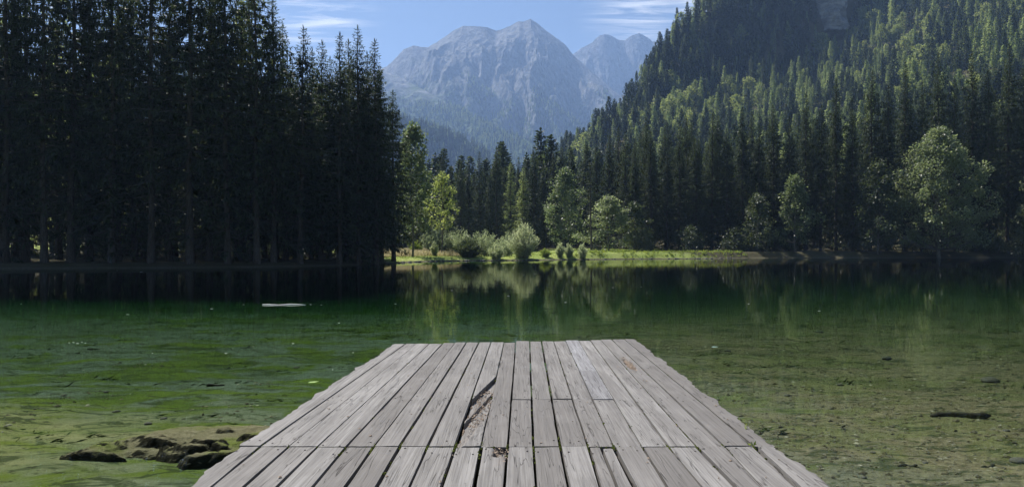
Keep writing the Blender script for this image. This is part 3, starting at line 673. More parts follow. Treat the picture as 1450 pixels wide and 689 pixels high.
    bush(590, 126, 341, 9, 'yellow green bush at the edge of the dry grass', seed=12, mat=M_HERB, n=60)
    bush(772, 122, 352, 8, 'low leafy bush beside the egg-shaped willow', seed=13, mat=M_HERB, n=50)
    # undergrowth that closes the view between the trunks
    ug = 'low bushes in the shade between the spruce trunks'
    proto = [two_meshes('undergrowth%d' % i, broad_geo(350 + i, 3.4, 2.2, 0.3, 30, 40, 0.32, 0.8, 0.05, 0.7), M_BARK2, M_LEAVES_SHADED) for i in range(3)]
    for k in range(40):
        px = R.uniform(110, 520); Y = R.uniform(86, 122); x = px_X(px, Y)
        plant('undergrowth_bush', proto[k % 3], (x, Y, gz(x, Y) - 0.1), R.uniform(0.7, 1.6), R.uniform(0, 6), 'low leafy bush in the shade between the spruce trunks', 'bush', ug)
    for k in range(36):
        px = R.uniform(900, 1490); Y = R.uniform(146, 160); x = px_X(px, Y)
        plant('undergrowth_bush', proto[k % 3], (x, Y, gz(x, Y) - 0.1), R.uniform(0.7, 1.5), R.uniform(0, 6), 'low leafy bush under the wood at the foot of the slope', 'bush', 'low bushes under the slope wood')
broadleaf()

# ------------------------------------------------------------------ far woods: one mass each
def scatter(name, P, S, Rz, idx, meshes, label, cat):
    col = bpy.data.collections.new(name + '_kinds')
    for i, me in enumerate(meshes):
        o = bpy.data.objects.new('%s_kind_%02d' % (name, i), me); col.objects.link(o)
    me = make_pts(name, P, S, Rz, idx)
    ng = bpy.data.node_groups.new(name + '_scatter', 'GeometryNodeTree')
    ng.interface.new_socket('Geometry', in_out='INPUT', socket_type='NodeSocketGeometry'); ng.interface.new_socket('Geometry', in_out='OUTPUT', socket_type='NodeSocketGeometry')
    N = ng.nodes; L = ng.links
    gi = N.new('NodeGroupInput'); go = N.new('NodeGroupOutput'); iop = N.new('GeometryNodeInstanceOnPoints'); ci = N.new('GeometryNodeCollectionInfo')
    ci.inputs['Collection'].default_value = col; ci.inputs['Separate Children'].default_value = True; ci.inputs['Reset Children'].default_value = True
    def attr(nm, ty):
        a = N.new('GeometryNodeInputNamedAttribute'); a.data_type = ty; a.inputs['Name'].default_value = nm; return a.outputs['Attribute']
    iop.inputs['Pick Instance'].default_value = True
    L.new(gi.outputs[0], iop.inputs['Points']); L.new(ci.outputs[0], iop.inputs['Instance']); L.new(attr('idx', 'INT'), iop.inputs['Instance Index'])
    L.new(attr('rotv', 'FLOAT_VECTOR'), iop.inputs['Rotation']); L.new(attr('sclv', 'FLOAT_VECTOR'), iop.inputs['Scale'])
    L.new(iop.outputs[0], go.inputs[0])
    o = link(name, me); md = o.modifiers.new('scatter', 'NODES'); md.node_group = ng
    return tag(o, label, cat, kind='stuff')
def make_pts(name, P, S, Rz, idx):
    me = bpy.data.meshes.new(name); n = len(P); me.vertices.add(n); me.vertices.foreach_set('co', np.asarray(P, np.float32).ravel())
    a = me.attributes.new('idx', 'INT', 'POINT'); a.data.foreach_set('value', np.asarray(idx, np.int32))
    a = me.attributes.new('rotv', 'FLOAT_VECTOR', 'POINT'); a.data.foreach_set('vector', np.stack([np.zeros(n), np.zeros(n), Rz], 1).astype(np.float32).ravel())
    a = me.attributes.new('sclv', 'FLOAT_VECTOR', 'POINT'); a.data.foreach_set('vector', np.asarray(S, np.float32).ravel())
    return me
FAR_SPR = [joined('far_spruce%d' % i, spruce_geo(200 + i, 26, 4.2 + 0.4 * i, 1.0, step=1.1, nb=(5, 7), st=0.7, bl=1.25, bw=0.26, wood=False), M_BARK, M_SPRUCE) for i in range(3)]
FAR_LAR = [joined('far_larch%d' % i, spruce_geo(210 + i, 24, 3.5, 2.0, step=1.1, nb=(5, 7), st=0.65, bl=1.15, bw=0.22, airy=0.1, wood=False, drop=0.6), M_BARK, M_LARCH) for i in range(2)]
FAR_BRD = [joined('far_beech%d' % i, broad_geo(220 + i, 17 + 2 * i, 5.0, 2.0, 46, 30, 0.95, 1.7, 0.2, 0.8, wood=False), M_BARK2, M_BEECH) for i in range(2)]
TINY = [joined('tiny_spruce%d' % i, spruce_geo(230 + i, 24, 3.8, 0.5, step=2.2, nb=(4, 6), st=1.6, bl=2.4, bw=0.6, wood=False), M_BARK, (M_SPRUCE, M_LARCH, M_BEECH)[i]) for i in range(3)]
def slope_wood():
    r = np.random.default_rng(23); n = 75000
    Y = np.sqrt(r.uniform(150**2, 1060**2, n)); u = r.uniform(-1.0, 0.86, n); X = u * Y
    px = CX + FPX * u
    sdv = lake_sd(X, Y)
    dens = np.where(Y < 260, 1.0, np.where(Y < 480, 0.85, 0.62))
    YBa = np.interp(px, HT[:, 0], HT[:, 2]); Y1a = np.interp(px, HT[:, 0], HT[:, 4]); steep = (Y > YBa - 5) & (Y < Y1a + 25)
    keep = (sdv > 12) & (r.random(n) < np.where(steep, 0.36, 0.21 * dens * (0.55 + 0.9 * fbm(X / 45, Y / 45, 3, 97))))
    # open meadow and the individually built woods stay clear
    keep &= ~((Y < 200) & (px > 540)) & ~((px > 870) & (Y < 256))
    keep &= ~((px < 556) & (Y < 190))
    keep &= ~((px < 330) & (Y < 230))
    keep &= hill_h(X, Y) > -1
    cliff = (px > 1156) & (px < 1206) & (Y > 785) & (Y < 865)
    keep &= ~cliff
    X, Y, px = X[keep], Y[keep], px[keep]; Z = ground_h(X, Y) - 0.3; m = len(X)
    Y0 = np.interp(px, HT[:, 0], HT[:, 1]); YB = np.interp(px, HT[:, 0], HT[:, 2])
    patch = fbm(X / 70, Y / 90, 3, 90)
    lower = (Y - Y0) / np.maximum(YB - Y0, 1)
    q = r.random(m)
    pb = np.clip((patch - 0.44) * 2.2, 0.04, 0.40) * sstep(0.12, 0.45, lower)   # share of beech
    pl = np.clip(0.62 - patch * 0.4, 0.15, 0.5) * sstep(0.05, 0.4, lower)        # share of larch
    shade = Y > YB
    pb = np.where(shade, pb * 0.35, pb); pl = np.where(shade, pl * 0.5, pl)  # fewer pale trees: shade of the steep face put into the tree mix
    idx = np.where(q < pb, 5 + (q * 997 % 1 > 0.5), np.where(q < pb + pl, 3 + (q * 991 % 1 > 0.5), (q * 983 % 3).astype(int)))
    s = 0.62 + 0.85 * r.random(m) ** 1.6; s = np.where(shade, s * 1.15, s); w = s * r.uniform(0.85, 1.35, m) * np.where(idx > 4, 0.95, 1.0)
    scatter('slope_forest', np.stack([X, Y, Z], 1), np.stack([w, w, s], 1), r.uniform(0, 6.28, m), idx.astype(int), FAR_SPR + FAR_LAR + FAR_BRD, 'mixed forest of spruce, larch and beech covering the steep slope', 'forest')
    return m
NSL = slope_wood()
def far_woods():
    r = np.random.default_rng(29)
    X3, Y3, h3 = HL
    def pick(Xg, Yg, hg, n, cond):
        i = r.uniform(0, Xg.shape[0] - 1.01, n); j = r.uniform(0, Xg.shape[1] - 1.01, n); a = i.astype(int); b = j.astype(int); fi = i - a; fj = j - b
        g = lambda A: (A[a, b] * (1 - fi) * (1 - fj) + A[a + 1, b] * fi * (1 - fj) + A[a, b + 1] * (1 - fi) * fj + A[a + 1, b + 1] * fi * fj)
        P = np.stack([g(Xg), g(Yg), g(hg)], 1); k = cond(P) & (np.abs(P[:, 0]) < 0.8 * P[:, 1]); return P[k]
    P = pick(X3, Y3, h3, 16000, lambda P: (P[:, 2] > 8) & (CX + FPX * P[:, 0] / P[:, 1] > 430)); m = len(P); s = r.uniform(0.7, 1.15, m)
    P[:, 2] -= 1
    scatter('ridge_forest', P, np.stack([s, s, s], 1), r.uniform(0, 6, m), r.choice(3, m, p=[0.75, 0.15, 0.10]), TINY, 'dense wood covering the dark ridge before the mountain', 'forest')
    X, Y, h = MT
    P = pick(X, Y, h, 60000, lambda P: (P[:, 2] > 30) & (P[:, 2] < 760 + 380 * (fbm(P[:, 0] / 160, P[:, 1] / 160, 4, 95) - 0.5) * 2) & (CX + FPX * P[:, 0] / P[:, 1] > 480) & (CX + FPX * P[:, 0] / P[:, 1] < 900) & (P[:, 1] < 4300))
    m = len(P); s = r.uniform(0.7, 1.2, m); P[:, 2] -= 2
    scatter('mountain_forest', P, np.stack([s * 1.2, s * 1.2, s], 1), r.uniform(0, 6, m), r.choice(3, m, p=[0.4, 0.3, 0.3]), TINY, 'hazy wood on the lower spur of the mountain', 'forest')
far_woods()
def cliff():
    Y = 815.0; r = np.random.default_rng(5)
    nx, nz = 14, 22; u = np.linspace(-1, 1, nx); t = np.linspace(-0.3, 1, nz)
    U, T = np.meshgrid(u, t)
    x = px_X(1183, Y) + U * 20 * (0.75 + 0.25 * np.clip(T * 3, 0, 1) + 0.3 * (vnoise(T * 5, U * 2 + 3, 9) - 0.5)); y = Y - 8 + 10 * U * U + 16 * T + (fbm(U * 3 + 5, T * 4, 4, 7) - 0.5) * 16
    z = px_Z(24, Y) + T * 62 + 8 * (vnoise(U * 3, T * 2, 3) - 0.5)
    F = grid_faces(nx, nz); V = np.stack([x.ravel(), y.ravel(), z.ravel()], 1)
    B = V.copy(); B[:, 1] += 40; n = len(V); edge = list(range(nx)) + [nx * (k + 1) - 1 for k in range(1, nz)] + list(range(nx * nz - 2, nx * (nz - 1) - 1, -1)) + [nx * k for k in range(nz - 2, 0, -1)]
    Q = [(edge[i], edge[(i + 1) % len(edge)], edge[(i + 1) % len(edge)] + n, edge[i] + n) for i in range(len(edge))]
    o = link('rock_tower', make_mesh('rock_tower', np.concatenate([V, B]), [F, np.array(Q), F[:, ::-1] + n], [M_CLIFF])); tag(o, 'bare grey rock tower sticking out of the forested slope', 'rock')
cliff()

# ------------------------------------------------------------------ jetty
AD, BD = 1.55, 16.0 / FPX                         # deck surface lies AD + BD*Y below the eye
def deck_Y(y): return FPX * AD / (y - (HOR + 16.0))
def deck_z(Y): return ZC - AD - BD * Y
jetty = empty('wooden_jetty', (0, 8.0, 0)); tag(jetty, 'weathered grey plank jetty reaching out into the green lake', 'jetty')
OFF = np.array([0, 8.0, 0])
def crack_line(r, n, amp): return np.cumsum(r.normal(size=n)) * amp
def plank_mesh(xn, xf, Yn, Yf, gap, r, dz=0.0, th=0.055, nx=5, ny=None, wane=(0, 0), rot=None, mat=M_WOOD, endj=(0, 0)):
    """xn=(left,right) column positions in metres at the near end, xf the same at the far end"""
    ny = ny or max(8, int((Yf - Yn) / (0.05 if max(wane) else 0.16))); t = np.linspace(0, 1, ny); Y = Yn + (Yf - Yn) * t
    xl = xn[0] + (xf[0] - xn[0]) * t + gap[0]; xr = xn[1] + (xf[1] - xn[1]) * t - gap[1]
    xl = xl + (vnoise(Y * 2.5, 0 * Y + r.uniform(0, 99), 3) - 0.5) * 0.006 + wane[0] * (fbm(Y * 3.2, 0 * Y + r.uniform(0, 99), 5, 5, 0.65) - 0.5)
    xr = xr + (vnoise(Y * 2.5, 0 * Y + r.uniform(0, 99), 4) - 0.5) * 0.006 + wane[1] * (fbm(Y * 3.2, 0 * Y + r.uniform(0, 99), 5, 6, 0.65) - 0.5)
    s = np.linspace(0, 1, nx); X = xl[:, None] + (xr - xl)[:, None] * s[None]
    Yg = np.repeat(Y[:, None], nx, 1)
    Yg[0] += (vnoise(s * 3, s * 0 + r.uniform(0, 50), 1) - 0.5) * 0.012 + endj[0]; Yg[-1] += (vnoise(s * 3, s * 0 + r.uniform(0, 50), 2) - 0.5) * 0.02 + endj[1] 
    Z = deck_z(Yg) + dz + (fbm(X * 5, Yg * 1.1, 3, int(r.integers(0, 99))) - 0.5) * 0.007 + 0.0035 * (2 * np.abs(s - 0.5))[None] ** 2
    Z[:, 0] -= 0.004; Z[:, -1] -= 0.004
    rotv = np.zeros_like(X)
    if rot is not None: dzr, rotv = rot(X, Yg); Z = Z + dzr
    top = np.stack([X, Yg, Z], 2).reshape(-1, 3) - OFF
    bot = np.stack([X[:, [0, -1]], Yg[:, [0, -1]], deck_z(Yg[:, [0, -1]]) + dz - th], 2).reshape(-1, 3) - OFF
    n = nx * ny; F = grid_faces(nx, ny); S = []
    for i in range(ny - 1):
        a, b = i * nx, (i + 1) * nx
        S += [(a, b, n + 2 * i + 2, n + 2 * i), (b + nx - 1, a + nx - 1, n + 2 * i + 1, n + 2 * i + 3), (n + 2 * i, n + 2 * i + 2, n + 2 * i + 3, n + 2 * i + 1)]
    e0 = [list(range(nx))[::-1] + [n, n + 1]]; e1 = [[(ny - 1) * nx + k for k in range(nx)] + [n + 2 * ny - 1, n + 2 * ny - 2]]
    me = make_mesh('plank', np.concatenate([top, bot]), [F, np.array(S), np.array(e0), np.array(e1)], [mat])
    at = me.attributes.new('rot', 'FLOAT', 'POINT'); at.data.foreach_set('value', np.concatenate([rotv.ravel(), np.zeros(2 * ny)]).astype(np.float32))
    return me
def build_jetty():
    r = np.random.default_rng(77)
    Ys = deck_Y(631.5)
    def yend(x): return 487 + (480 - 487) * (x - 563) / (895 - 563)
    far = [558, 574, 590, 608, 627, 644, 660.5, 678, 695.5, 714, 730.5, 750, 766.5, 784, 800.5, 819, 835.5, 851, 866.5, 884, 900]
    sea = [336, 368, 408, 449, 490, 529, 566, 605, 644, 681, 719.5, 755, 793, 833, 869, 909, 946.5, 986, 1026, 1067, 1098]
    nea = [265, 298, 343, 390, 442, 488, 532.5, 579, 624.5, 670.5, 714.5, 759, 805, 850, 900, 945, 995, 1041, 1079, 1128, 1177]
    Yb = deck_Y(689)
    xf = []; 
    for x in far: Y = deck_Y(yend(x)); xf.append((px_X(x, Y), Y))
    xs = [px_X(x, Ys) for x in sea]; xb = [px_X(x, Yb) for x in nea]
    nail = make_nail(); nailme = nail
    planks = []
    Yj = [Ys + 0.10, deck_Y(565) + 0.08, deck_Y(565) - 0.09, 9.6, 11.7]
    def nails(o, xl, xr, Y0, Y1, Yl):
        for Yn in Yl:
            if Y0 + 0.04 < Yn < Y1 - 0.04:
                t = (Yn - Y0) / (Y1 - Y0); a = xl[0] + (xl[1] - xl[0]) * t; b = xr[0] + (xr[1] - xr[0]) * t
                for f in (0.22, 0.78):
                    if r.random() < 0.42: continue
                    x = a + (b - a) * (f + r.normal() * 0.07); y = Yn + r.normal() * 0.05
                    link('nail', nailme, o, Vector((x, y, deck_z(y) + 0.0035 + o['dz'])) - Vector(OFF))
    def add(xn, xfr, Y0, Y1, gap, dz, label=None, **kw):
        o = link('plank', plank_mesh(xn, xfr, Y0, Y1, gap, r, dz, **kw), jetty); o['dz'] = dz
        if label: o['label'] = label
        nails(o, (xn[0], xfr[0]), (xn[1], xfr[1]), Y0, Y1, Yj); del o['dz']
        return o
    Ym = deck_Y(565)
    for i in range(20):
        gl = 0.004 + 0.011 * r.random(); gr = 0.004 + 0.011 * r.random(); dz = r.normal() * 0.003
        if i in (0, 2, 4): gr = 0.003
        xn = (xs[i], xs[i + 1]); Y1 = (xf[i][1] + xf[i + 1][1]) / 2 + r.uniform(-0.09, 0.09); xfr = (xf[i][0], xf[i + 1][0])
        wane = (0.16, 0) if i == 0 else ((0, 0.16) if i == 19 else (0, 0))
        if i == 19: gl = 0.022
        at = lambda Yq, j: xs[j] + (xf[j][0] - xs[j]) * (Yq - Ys) / (xf[j][1] - Ys)
        if i == 8:
            def rotf(X, Y):
                s = (X - X[:, :1]) / (X[:, -1:] - X[:, :1]); q = Y - 1.35 * (s - 0.5) * 0.55 * 2     # diagonal breaks
                n = fbm(X * 14, Y * 9, 4, 12); n2 = ridged(X * 22, (Y - 1.5 * X) * 5, 3, 15)
                a1 = sstep(8.22, 8.20, q) * sstep(7.38, 7.55, q + 0.15 * n)        # upper hollow
                a2 = sstep(7.20, 7.12, q) * sstep(6.42, 6.62, q + 0.15 * n)        # lower hollow
                fr = sstep(8.22, 8.19, q) * sstep(5.9, 6.2, q)
                d = -0.050 * np.maximum(a1, a2) * (0.55 + 0.9 * n) - 0.014 * fr * (0.5 + n) - 0.020 * (1 - n2) * fr - 0.022 * sstep(6.5, 6.1, q) * sstep(5.68, 5.9, Y) * (1 - n2)
                edge = sstep(0.0, 0.12, s) * 0.35 + 0.65
                return d * edge, np.clip(np.maximum(a1, a2) * (0.5 + 0.9 * n) + 0.18 * fr, 0, 1)
            add(xn, xfr, Ys + 0.006, Y1, (gl, gr), dz, 'rotten plank with a broken hollow full of crumbs', nx=22, ny=230, rot=rotf)
        elif i == 17:
            def rotg(X, Y):
                s = (X - X[:, :1]) / (X[:, -1:] - X[:, :1]); n = fbm(X * 16, Y * 7, 4, 22)
                a = np.exp(-((Y - 10.1) / 0.6) ** 2) * np.exp(-((s - 0.45) / 0.28) ** 2); a = sstep(0.32, 0.62, a * (0.5 + n))
                return -0.03 * a * (0.4 + n), a * 0.85
            add(xn, xfr, Ys + 0.006, Y1, (gl, gr), dz, 'plank with a rotten brown streak', nx=12, ny=140, rot=rotg)
        elif i in (10, 12):                       # boards joined over the middle joist
            m0 = at(Ym, i); m1 = at(Ym, i + 1)
            add(xn, (m0, m1), Ys + 0.006, Ym - 0.012, (gl, gr), dz, wane=wane); add((m0, m1), xfr, Ym + 0.008, Y1, (gl + 0.003, gr), dz + 0.006)
        elif i in (11, 13):
            m0 = at(Ym, i); m1 = at(Ym, i + 1)
            add(xn, (m0, m1), Ys + 0.006, Ym - 0.002, (gl, gr), dz); add((m0, m1), xfr, Ym + 0.002, Y1, (gl, gr), dz)
        elif i == 14:
            m0 = at(Ym, i); m1 = at(Ym, i + 1); Yp = deck_Y(525); p0 = at(Yp, i); p1 = at(Yp, i + 1)
            add(xn, (m0, m1), Ys + 0.006, Ym - 0.002, (gl, gr), dz)
            add((m0, m1), (p0, p1), Ym + 0.003, Yp - 0.003, (gl, 0.004), 0.004, 'smooth bluish grey replacement board', mat=M_PATCH)
            add((p0, p1), xfr, Yp + 0.003, Y1, (gl, 0.004), 0.002, mat=M_PATCH)
        else:
            add(xn, xfr, Ys + 0.006, Y1, (gl, gr), dz, wane=wane)
    # the near boards, from the cross joint towards the shore
    Yn = 1.1
    ext = lambda j: xs[j] + (xb[j] - xs[j]) * (Ys - Yn) / (Ys - Yb) * 1.0
    Yj[:] = [Ys - 0.13, 3.6, 1.3]
    for i in range(20):
        gl = 0.006 + 0.012 * r.random(); gr = 0.006 + 0.012 * r.random(); dz = r.normal() * 0.004 - 0.002
        if i == 19: gl = 0.035
        if i == 9: gl = 0.02
        wane = (0.14, 0) if i == 0 else ((0, 0.14) if i == 19 else (0, 0))
        xn = (ext(i), ext(i + 1)); xfr = (xs[i], xs[i + 1])
        if i == 13:                               # split board
            a0 = xn[0] + 0.42 * (xn[1] - xn[0]); a1 = xfr[0] + 0.46 * (xfr[1] - xfr[0])
            add((xn[0], a0), (xfr[0], a1), Yn, Ys - 0.006, (gl, 0.002), dz, 'split half of a cracked board'); add((a0, xn[1]), (a1 + 0.02, xfr[1]), Yn, Ys - 0.03, (0.004, gr), dz - 0.006)
        elif i == 9:
            def roth(X, Y):
                s = (X - X[:, :1]) / (X[:, -1:] - X[:, :1]); n = fbm(X * 18, Y * 12, 4, 32)
                a = sstep(5.36, 5.50, Y + 0.16 * (n - 0.5) + 0.05 * s) * sstep(0.40, 0.62, s + 0.2 * (n - 0.5)); b = sstep(5.0, 5.5, Y) * sstep(0.55, 0.9, s + 0.3 * (n - 0.5))
                return -0.055 * a - 0.008 * b * n, np.clip(0.8 * a + 0.5 * b * n, 0, 1)
            add(xn, xfr, Yn, Ys - 0.006, (gl, gr), dz, 'plank with a rotted corner at the joint', nx=16, ny=150, rot=roth)
        else:
            add(xn, xfr, Yn, Ys - 0.006, (gl, gr), dz, wane=wane)
    Yj[:] = [0.9, -1.5]
    for i in range(20):
        x = (ext(i), ext(i + 1)); add(x, x, -6.0, Yn - 0.01, (0.012, 0.012), r.normal() * 0.003)
    # joists, bearers and piles below the boards
    def box(name, x0, x1, y0, y1, top, h, mat=M_BEAM):
        V = [(x, y, z) for z in (top - h, top) for x, y in ((x0, y0), (x1, y0), (x1, y1), (x0, y1))]
        return link(name, make_mesh(name, np.array(V) - OFF, [[(0, 3, 2, 1), (4, 5, 6, 7), (0, 1, 5, 4), (1, 2, 6, 5), (2, 3, 7, 6), (3, 0, 4, 7)]], [mat]), jetty)
    for Y in (-4.5, -1.5, 1.05, 3.6, Ys, Ym, 9.6, 11.7):
        box('joist', -2.12, 2.18, Y - 0.09, Y + 0.09, deck_z(Y) - 0.064, 0.15)
    for x in (-1.7, 0.05, 1.8): box('bearer', x - 0.08, x + 0.08, -6, 12.2, deck_z(12.2) - 0.225, 0.18)
    for x in (-1.7, 1.8):
        for Y in (-1.0, 3.2, 7.6, 11.9):
            top = deck_z(12.2) - 0.41
            v, f = tube([(x, Y, -1.6), (x, Y, -0.6), (x, Y, top)], [0.10, 0.095, 0.09], 10); link('pile', make_mesh('pile', v - OFF, [f, np.array([[20 + k for k in range(10)]])], [M_BEAM], smooth=False), jetty)
    # moss and crumbs in the joints
    G = Geo()
    def blob(c, s, rr):
        o = rr.normal(size=(6, 3)); base = np.array([(1, 0, 0), (-1, 0, 0), (0, 1, 0), (0, -1, 0), (0, 0, 1), (0, 0, -1)], float) * (1 + 0.3 * o)
        f = np.array([(0, 2, 4), (2, 1, 4), (1, 3, 4), (3, 0, 4), (2, 0, 5), (1, 2, 5), (3, 1, 5), (0, 3, 5)]); return np.array(c) + base * s, f
    for i in range(1, 20):
        cnt = int(r.integers(4, 16))
        for k in range(cnt):
            far_ = r.random() < 0.6
            if r.random() < 0.45: Y = Ys + r.normal() * 0.10
            else: Y = r.uniform(4.5, 12)
            x = (xs[i] + (xf[i][0] - xs[i]) * (Y - Ys) / (xf[i][1] - Ys)) if Y > Ys else xs[i] + (xb[i] - xs[i]) * (Ys - Y) / (Ys - Yb)
            for q in range(4): G.add(*blob((x + r.normal() * 0.006 - 0, Y + r.normal() * 0.03, deck_z(Y) - 0.012 + r.normal() * 0.004), r.uniform(0.006, 0.013), r))
    for k in range(150):
        x = r.uniform(xs[0], xs[-1]); 
        if vnoise(x * 2.2, 0.5, 8) < 0.5: continue
        G.add(*blob((x, Ys + r.normal() * 0.004, deck_z(Ys) - 0.010), r.uniform(0.005, 0.012), r))
    v, f = G.get(); v = v - OFF; tag(link('moss', make_mesh('moss', v, f, [M_MOSS]), jetty), kind='stuff')
    G = Geo()
    for k in range(420):
        if k < 230:
            Y = r.uniform(6.4, 8.2); f_ = r.uniform(0.25, 1.0); x = at(Y, 8) + f_ * (at(Y, 9) - at(Y, 8)); z = deck_z(Y) - 0.030 + r.normal() * 0.006
        elif k < 300:
            Y = 10.1 + r.normal() * 0.45; x = at(Y, 17) + np.clip(0.45 + r.normal() * 0.2, 0.05, 0.95) * (at(Y, 18) - at(Y, 17)); z = deck_z(Y) + 0.002
        elif k < 350: Y = 5.5 + r.normal() * 0.1; x = xs[10] - 0.04 + r.normal() * 0.05; z = deck_z(Y) - 0.01
        else: Y = r.uniform(4.7, 12); x = r.uniform(at(Y, 0) + 0.05, at(Y, 20) - 0.05); z = deck_z(Y) + 0.006
        G.add(*blob((x, Y, z), np.array([r.uniform(0.004, 0.016), r.uniform(0.006, 0.022), 0.006]), r))
    v, f = G.get(); tag(link('wood_crumbs', make_mesh('wood_crumbs', v - OFF, f, [M_CHIP]), jetty), kind='stuff')
    # grass sprigs in the right-hand joint
    for (px, py, n) in ((1065, 631, 12), (1056, 606, 6)):
        Y = deck_Y(py); c = np.array([px_X(px, Y), Y, deck_z(Y) - 0.01]); P = c + r.normal(size=(n, 3)) * 0.012
        v, f = blades(P, r.normal(size=(n, 3)) * 0.5 + np.array([0, 0, 1.0]), r.uniform(0.04, 0.09, n), np.full(n, 0.007), r)
        link('grass_sprig', make_mesh('grass_sprig', v - OFF, [f], [M_HERB]), jetty)
def make_nail():
    a = np.arange(8) * 2 * pi / 8; V = [(0.0085 * cos(t), 0.0085 * sin(t), 0) for t in a] + [(0.007 * cos(t), 0.007 * sin(t), 0.003) for t in a]
    return make_mesh('nail', V, [[(i, (i + 1) % 8, 8 + (i + 1) % 8, 8 + i) for i in range(8)], [tuple(range(8, 16))]], [M_NAIL])
build_jetty()

# ------------------------------------------------------------------ lake bed things, floating things
def bed_at(px, py, z=None):
    """where the line of sight through a pixel meets the lake bed"""
    Y = 8.0
    for _ in range(30):
        zz = gz(px_X(px, Y), Y) if z is None else z
        Y = FPX * (ZC - zz) / (py - HOR)
    return px_X(px, Y), Y, zz
def stone_mesh(seed, n=2):
    r = np.random.default_rng(seed); import bmesh
    bm = bmesh.new(); bmesh.ops.create_icosphere(bm, subdivisions=n, radius=1.0)
    for v in bm.verts:
        c = v.co; k = 1 + 0.28 * (vnoise(np.array([c.x * 1.7 + seed]), np.array([c.y * 1.7 + c.z * 2.3]), seed)[0] - 0.5) * 2
        v.co = c * k
    me = bpy.data.meshes.new('stone'); bm.to_mesh(me); bm.free()
    for p in me.polygons: p.use_smooth = True
    me.materials.append(M_STONE); return me
def water_things():
    r = np.random.default_rng(55)
    # eroded ledge
    nx, ny = 220, 130
    u = np.linspace(0, 1, nx); w = np.linspace(0, 1, ny); U, W = np.meshgrid(u, w)
    X = -5.75 + 4.2 * U; Y = 7.6 + 2.3 * W
    n2 = fbm(X * 4, Y * 6, 5, 66, 0.6); nb_ = fbm(X * 1.5 + 3, Y * 2, 4, 67)
    bedz = ground_h(X.ravel(), Y.ravel()).reshape(X.shape)
    sand = 0.21 * sstep(8.2, 8.9, Y + 0.12 * X + 0.5 + 0.5 * (nb_ - 0.5)) * sstep(9.95, 9.1, Y + 0.3 * (nb_ - 0.5)) * sstep(0.02, 0.3, U) * sstep(1, 0.9, U)
    Z = bedz - 0.05 + sand
    rq = np.random.default_rng(404)
    for k in range(46):
        t = (k + 0.5) / 46; cx = -5.25 + 3.1 * t + rq.normal() * 0.12; cy = 8.62 - 0.13 * (cx + 5) + rq.normal() * 0.20
        a_ = rq.uniform(0.12, 0.5); b_ = rq.uniform(0.06, 0.18); th = rq.normal() * 0.28 - 0.12
        dx = (X - cx) * cos(th) + (Y - cy) * sin(th); dy = -(X - cx) * sin(th) + (Y - cy) * cos(th)
        q = np.sqrt((dx / a_) ** 2 + (dy / b_) ** 2) + 1.1 * (fbm(X * 4 + k, Y * 12 + 3 * k, 5, 70 + k, 0.65) - 0.5)
        top = rq.uniform(0.10, 0.30) * (0.55 + 0.45 * sstep(0, 0.25, t)) + 0.25 * dy + rq.normal() * 0.05 * dx
        Z = np.maximum(Z, bedz - 0.05 + np.clip(top, 0, 0.34) * (0.6 * sstep(1.0, 0.72, q) + 0.4 * sstep(0.8, 0.3, q)))
    Z = Z + (n2 - 0.5) * 0.05 * sstep(0.03, 0.10, Z - bedz)
    rough_ = np.zeros_like(X)
    V = np.stack([X, Y - 0.06 * rough_, np.minimum(Z, -0.05)], 2).reshape(-1, 3)
    c = np.array([-3.7, 8.9, -0.4]); o = link('submerged_ledge', make_mesh('submerged_ledge', V - c, [grid_faces(nx, ny)], [M_LEDGE], smooth=True), loc=c)
    tag(o, 'eroded pale clay ledge under water beside the jetty', 'ledge')
    # sunken logs and sticks: (column, row, length px, thickness m, label)
    def log(px, py, lpx, th, label, mat=M_SUNK, lift=0.4, group=None, rz=0.0, name='sunken_log', z=None):
        x, y, zz = bed_at(px, py, z); L = lpx / FPX * y; k = 9
        t = np.linspace(-0.5, 0.5, k); path = np.stack([t * L, 0.03 * L * np.sin(t * 5 + px), 0.01 * np.sin(t * 9 + px)], 1)
        v, f = tube(path, th * (0.65 + 0.5 * r.random(k)) * np.where(np.abs(t) > 0.46, 0.45, 1.0), 8)
        n = len(v); cap = [np.array([list(range(8))[::-1]]), np.array([list(range(n - 8, n))])]
        o = link(name, make_mesh(name, v, [f] + cap, [mat], smooth=True), loc=(x, y, zz + th * lift)); o.rotation_euler = (0, 0, rz); tag(o, label, 'log', group)
    log(1360, 590, 82, 0.055, 'dark waterlogged log lying on the gravelly lake bed')
    log(1400, 661, 26, 0.02, 'thin stick on the lake bed near the dark log', rz=0.3)
    log(1285, 660, 28, 0.022, 'short straight stick on the gravel beside the jetty', rz=0.05)
    log(1195, 604, 20, 0.015, 'tiny twig on the lake bed by the jetty edge', rz=0.5)
    log(305, 546, 26, 0.03, 'bent dark stick on the green lake bed')
    log(402, 431.5, 60, 0.03, 'bleached white log floating on the lake', M_PALE, 0.25, z=0.0, name='floating_log')
    stones = [stone_mesh(s) for s in (3, 8, 14)]
    def stone(px, py, wpx, label, flat=0.45, group=None, k=0):
        x, y, zz = bed_at(px, py); s = wpx / 2 / FPX * y
        o = link('lake_stone', stones[k % 3], loc=(x, y, zz + s * flat * 0.35)); o.scale = (s, s * 0.8, s * flat); o.rotation_euler = (0, 0, r.uniform(-0.3, 0.3)); tag(o, label, 'stone', group)
    stone(1403, 541, 28, 'dark flat stone on the lake bed beyond the sunken log', 0.4)
    stone(1442, 653, 24, 'pale stone on the lake bed off the end of the sunken log', 0.5, k=1)
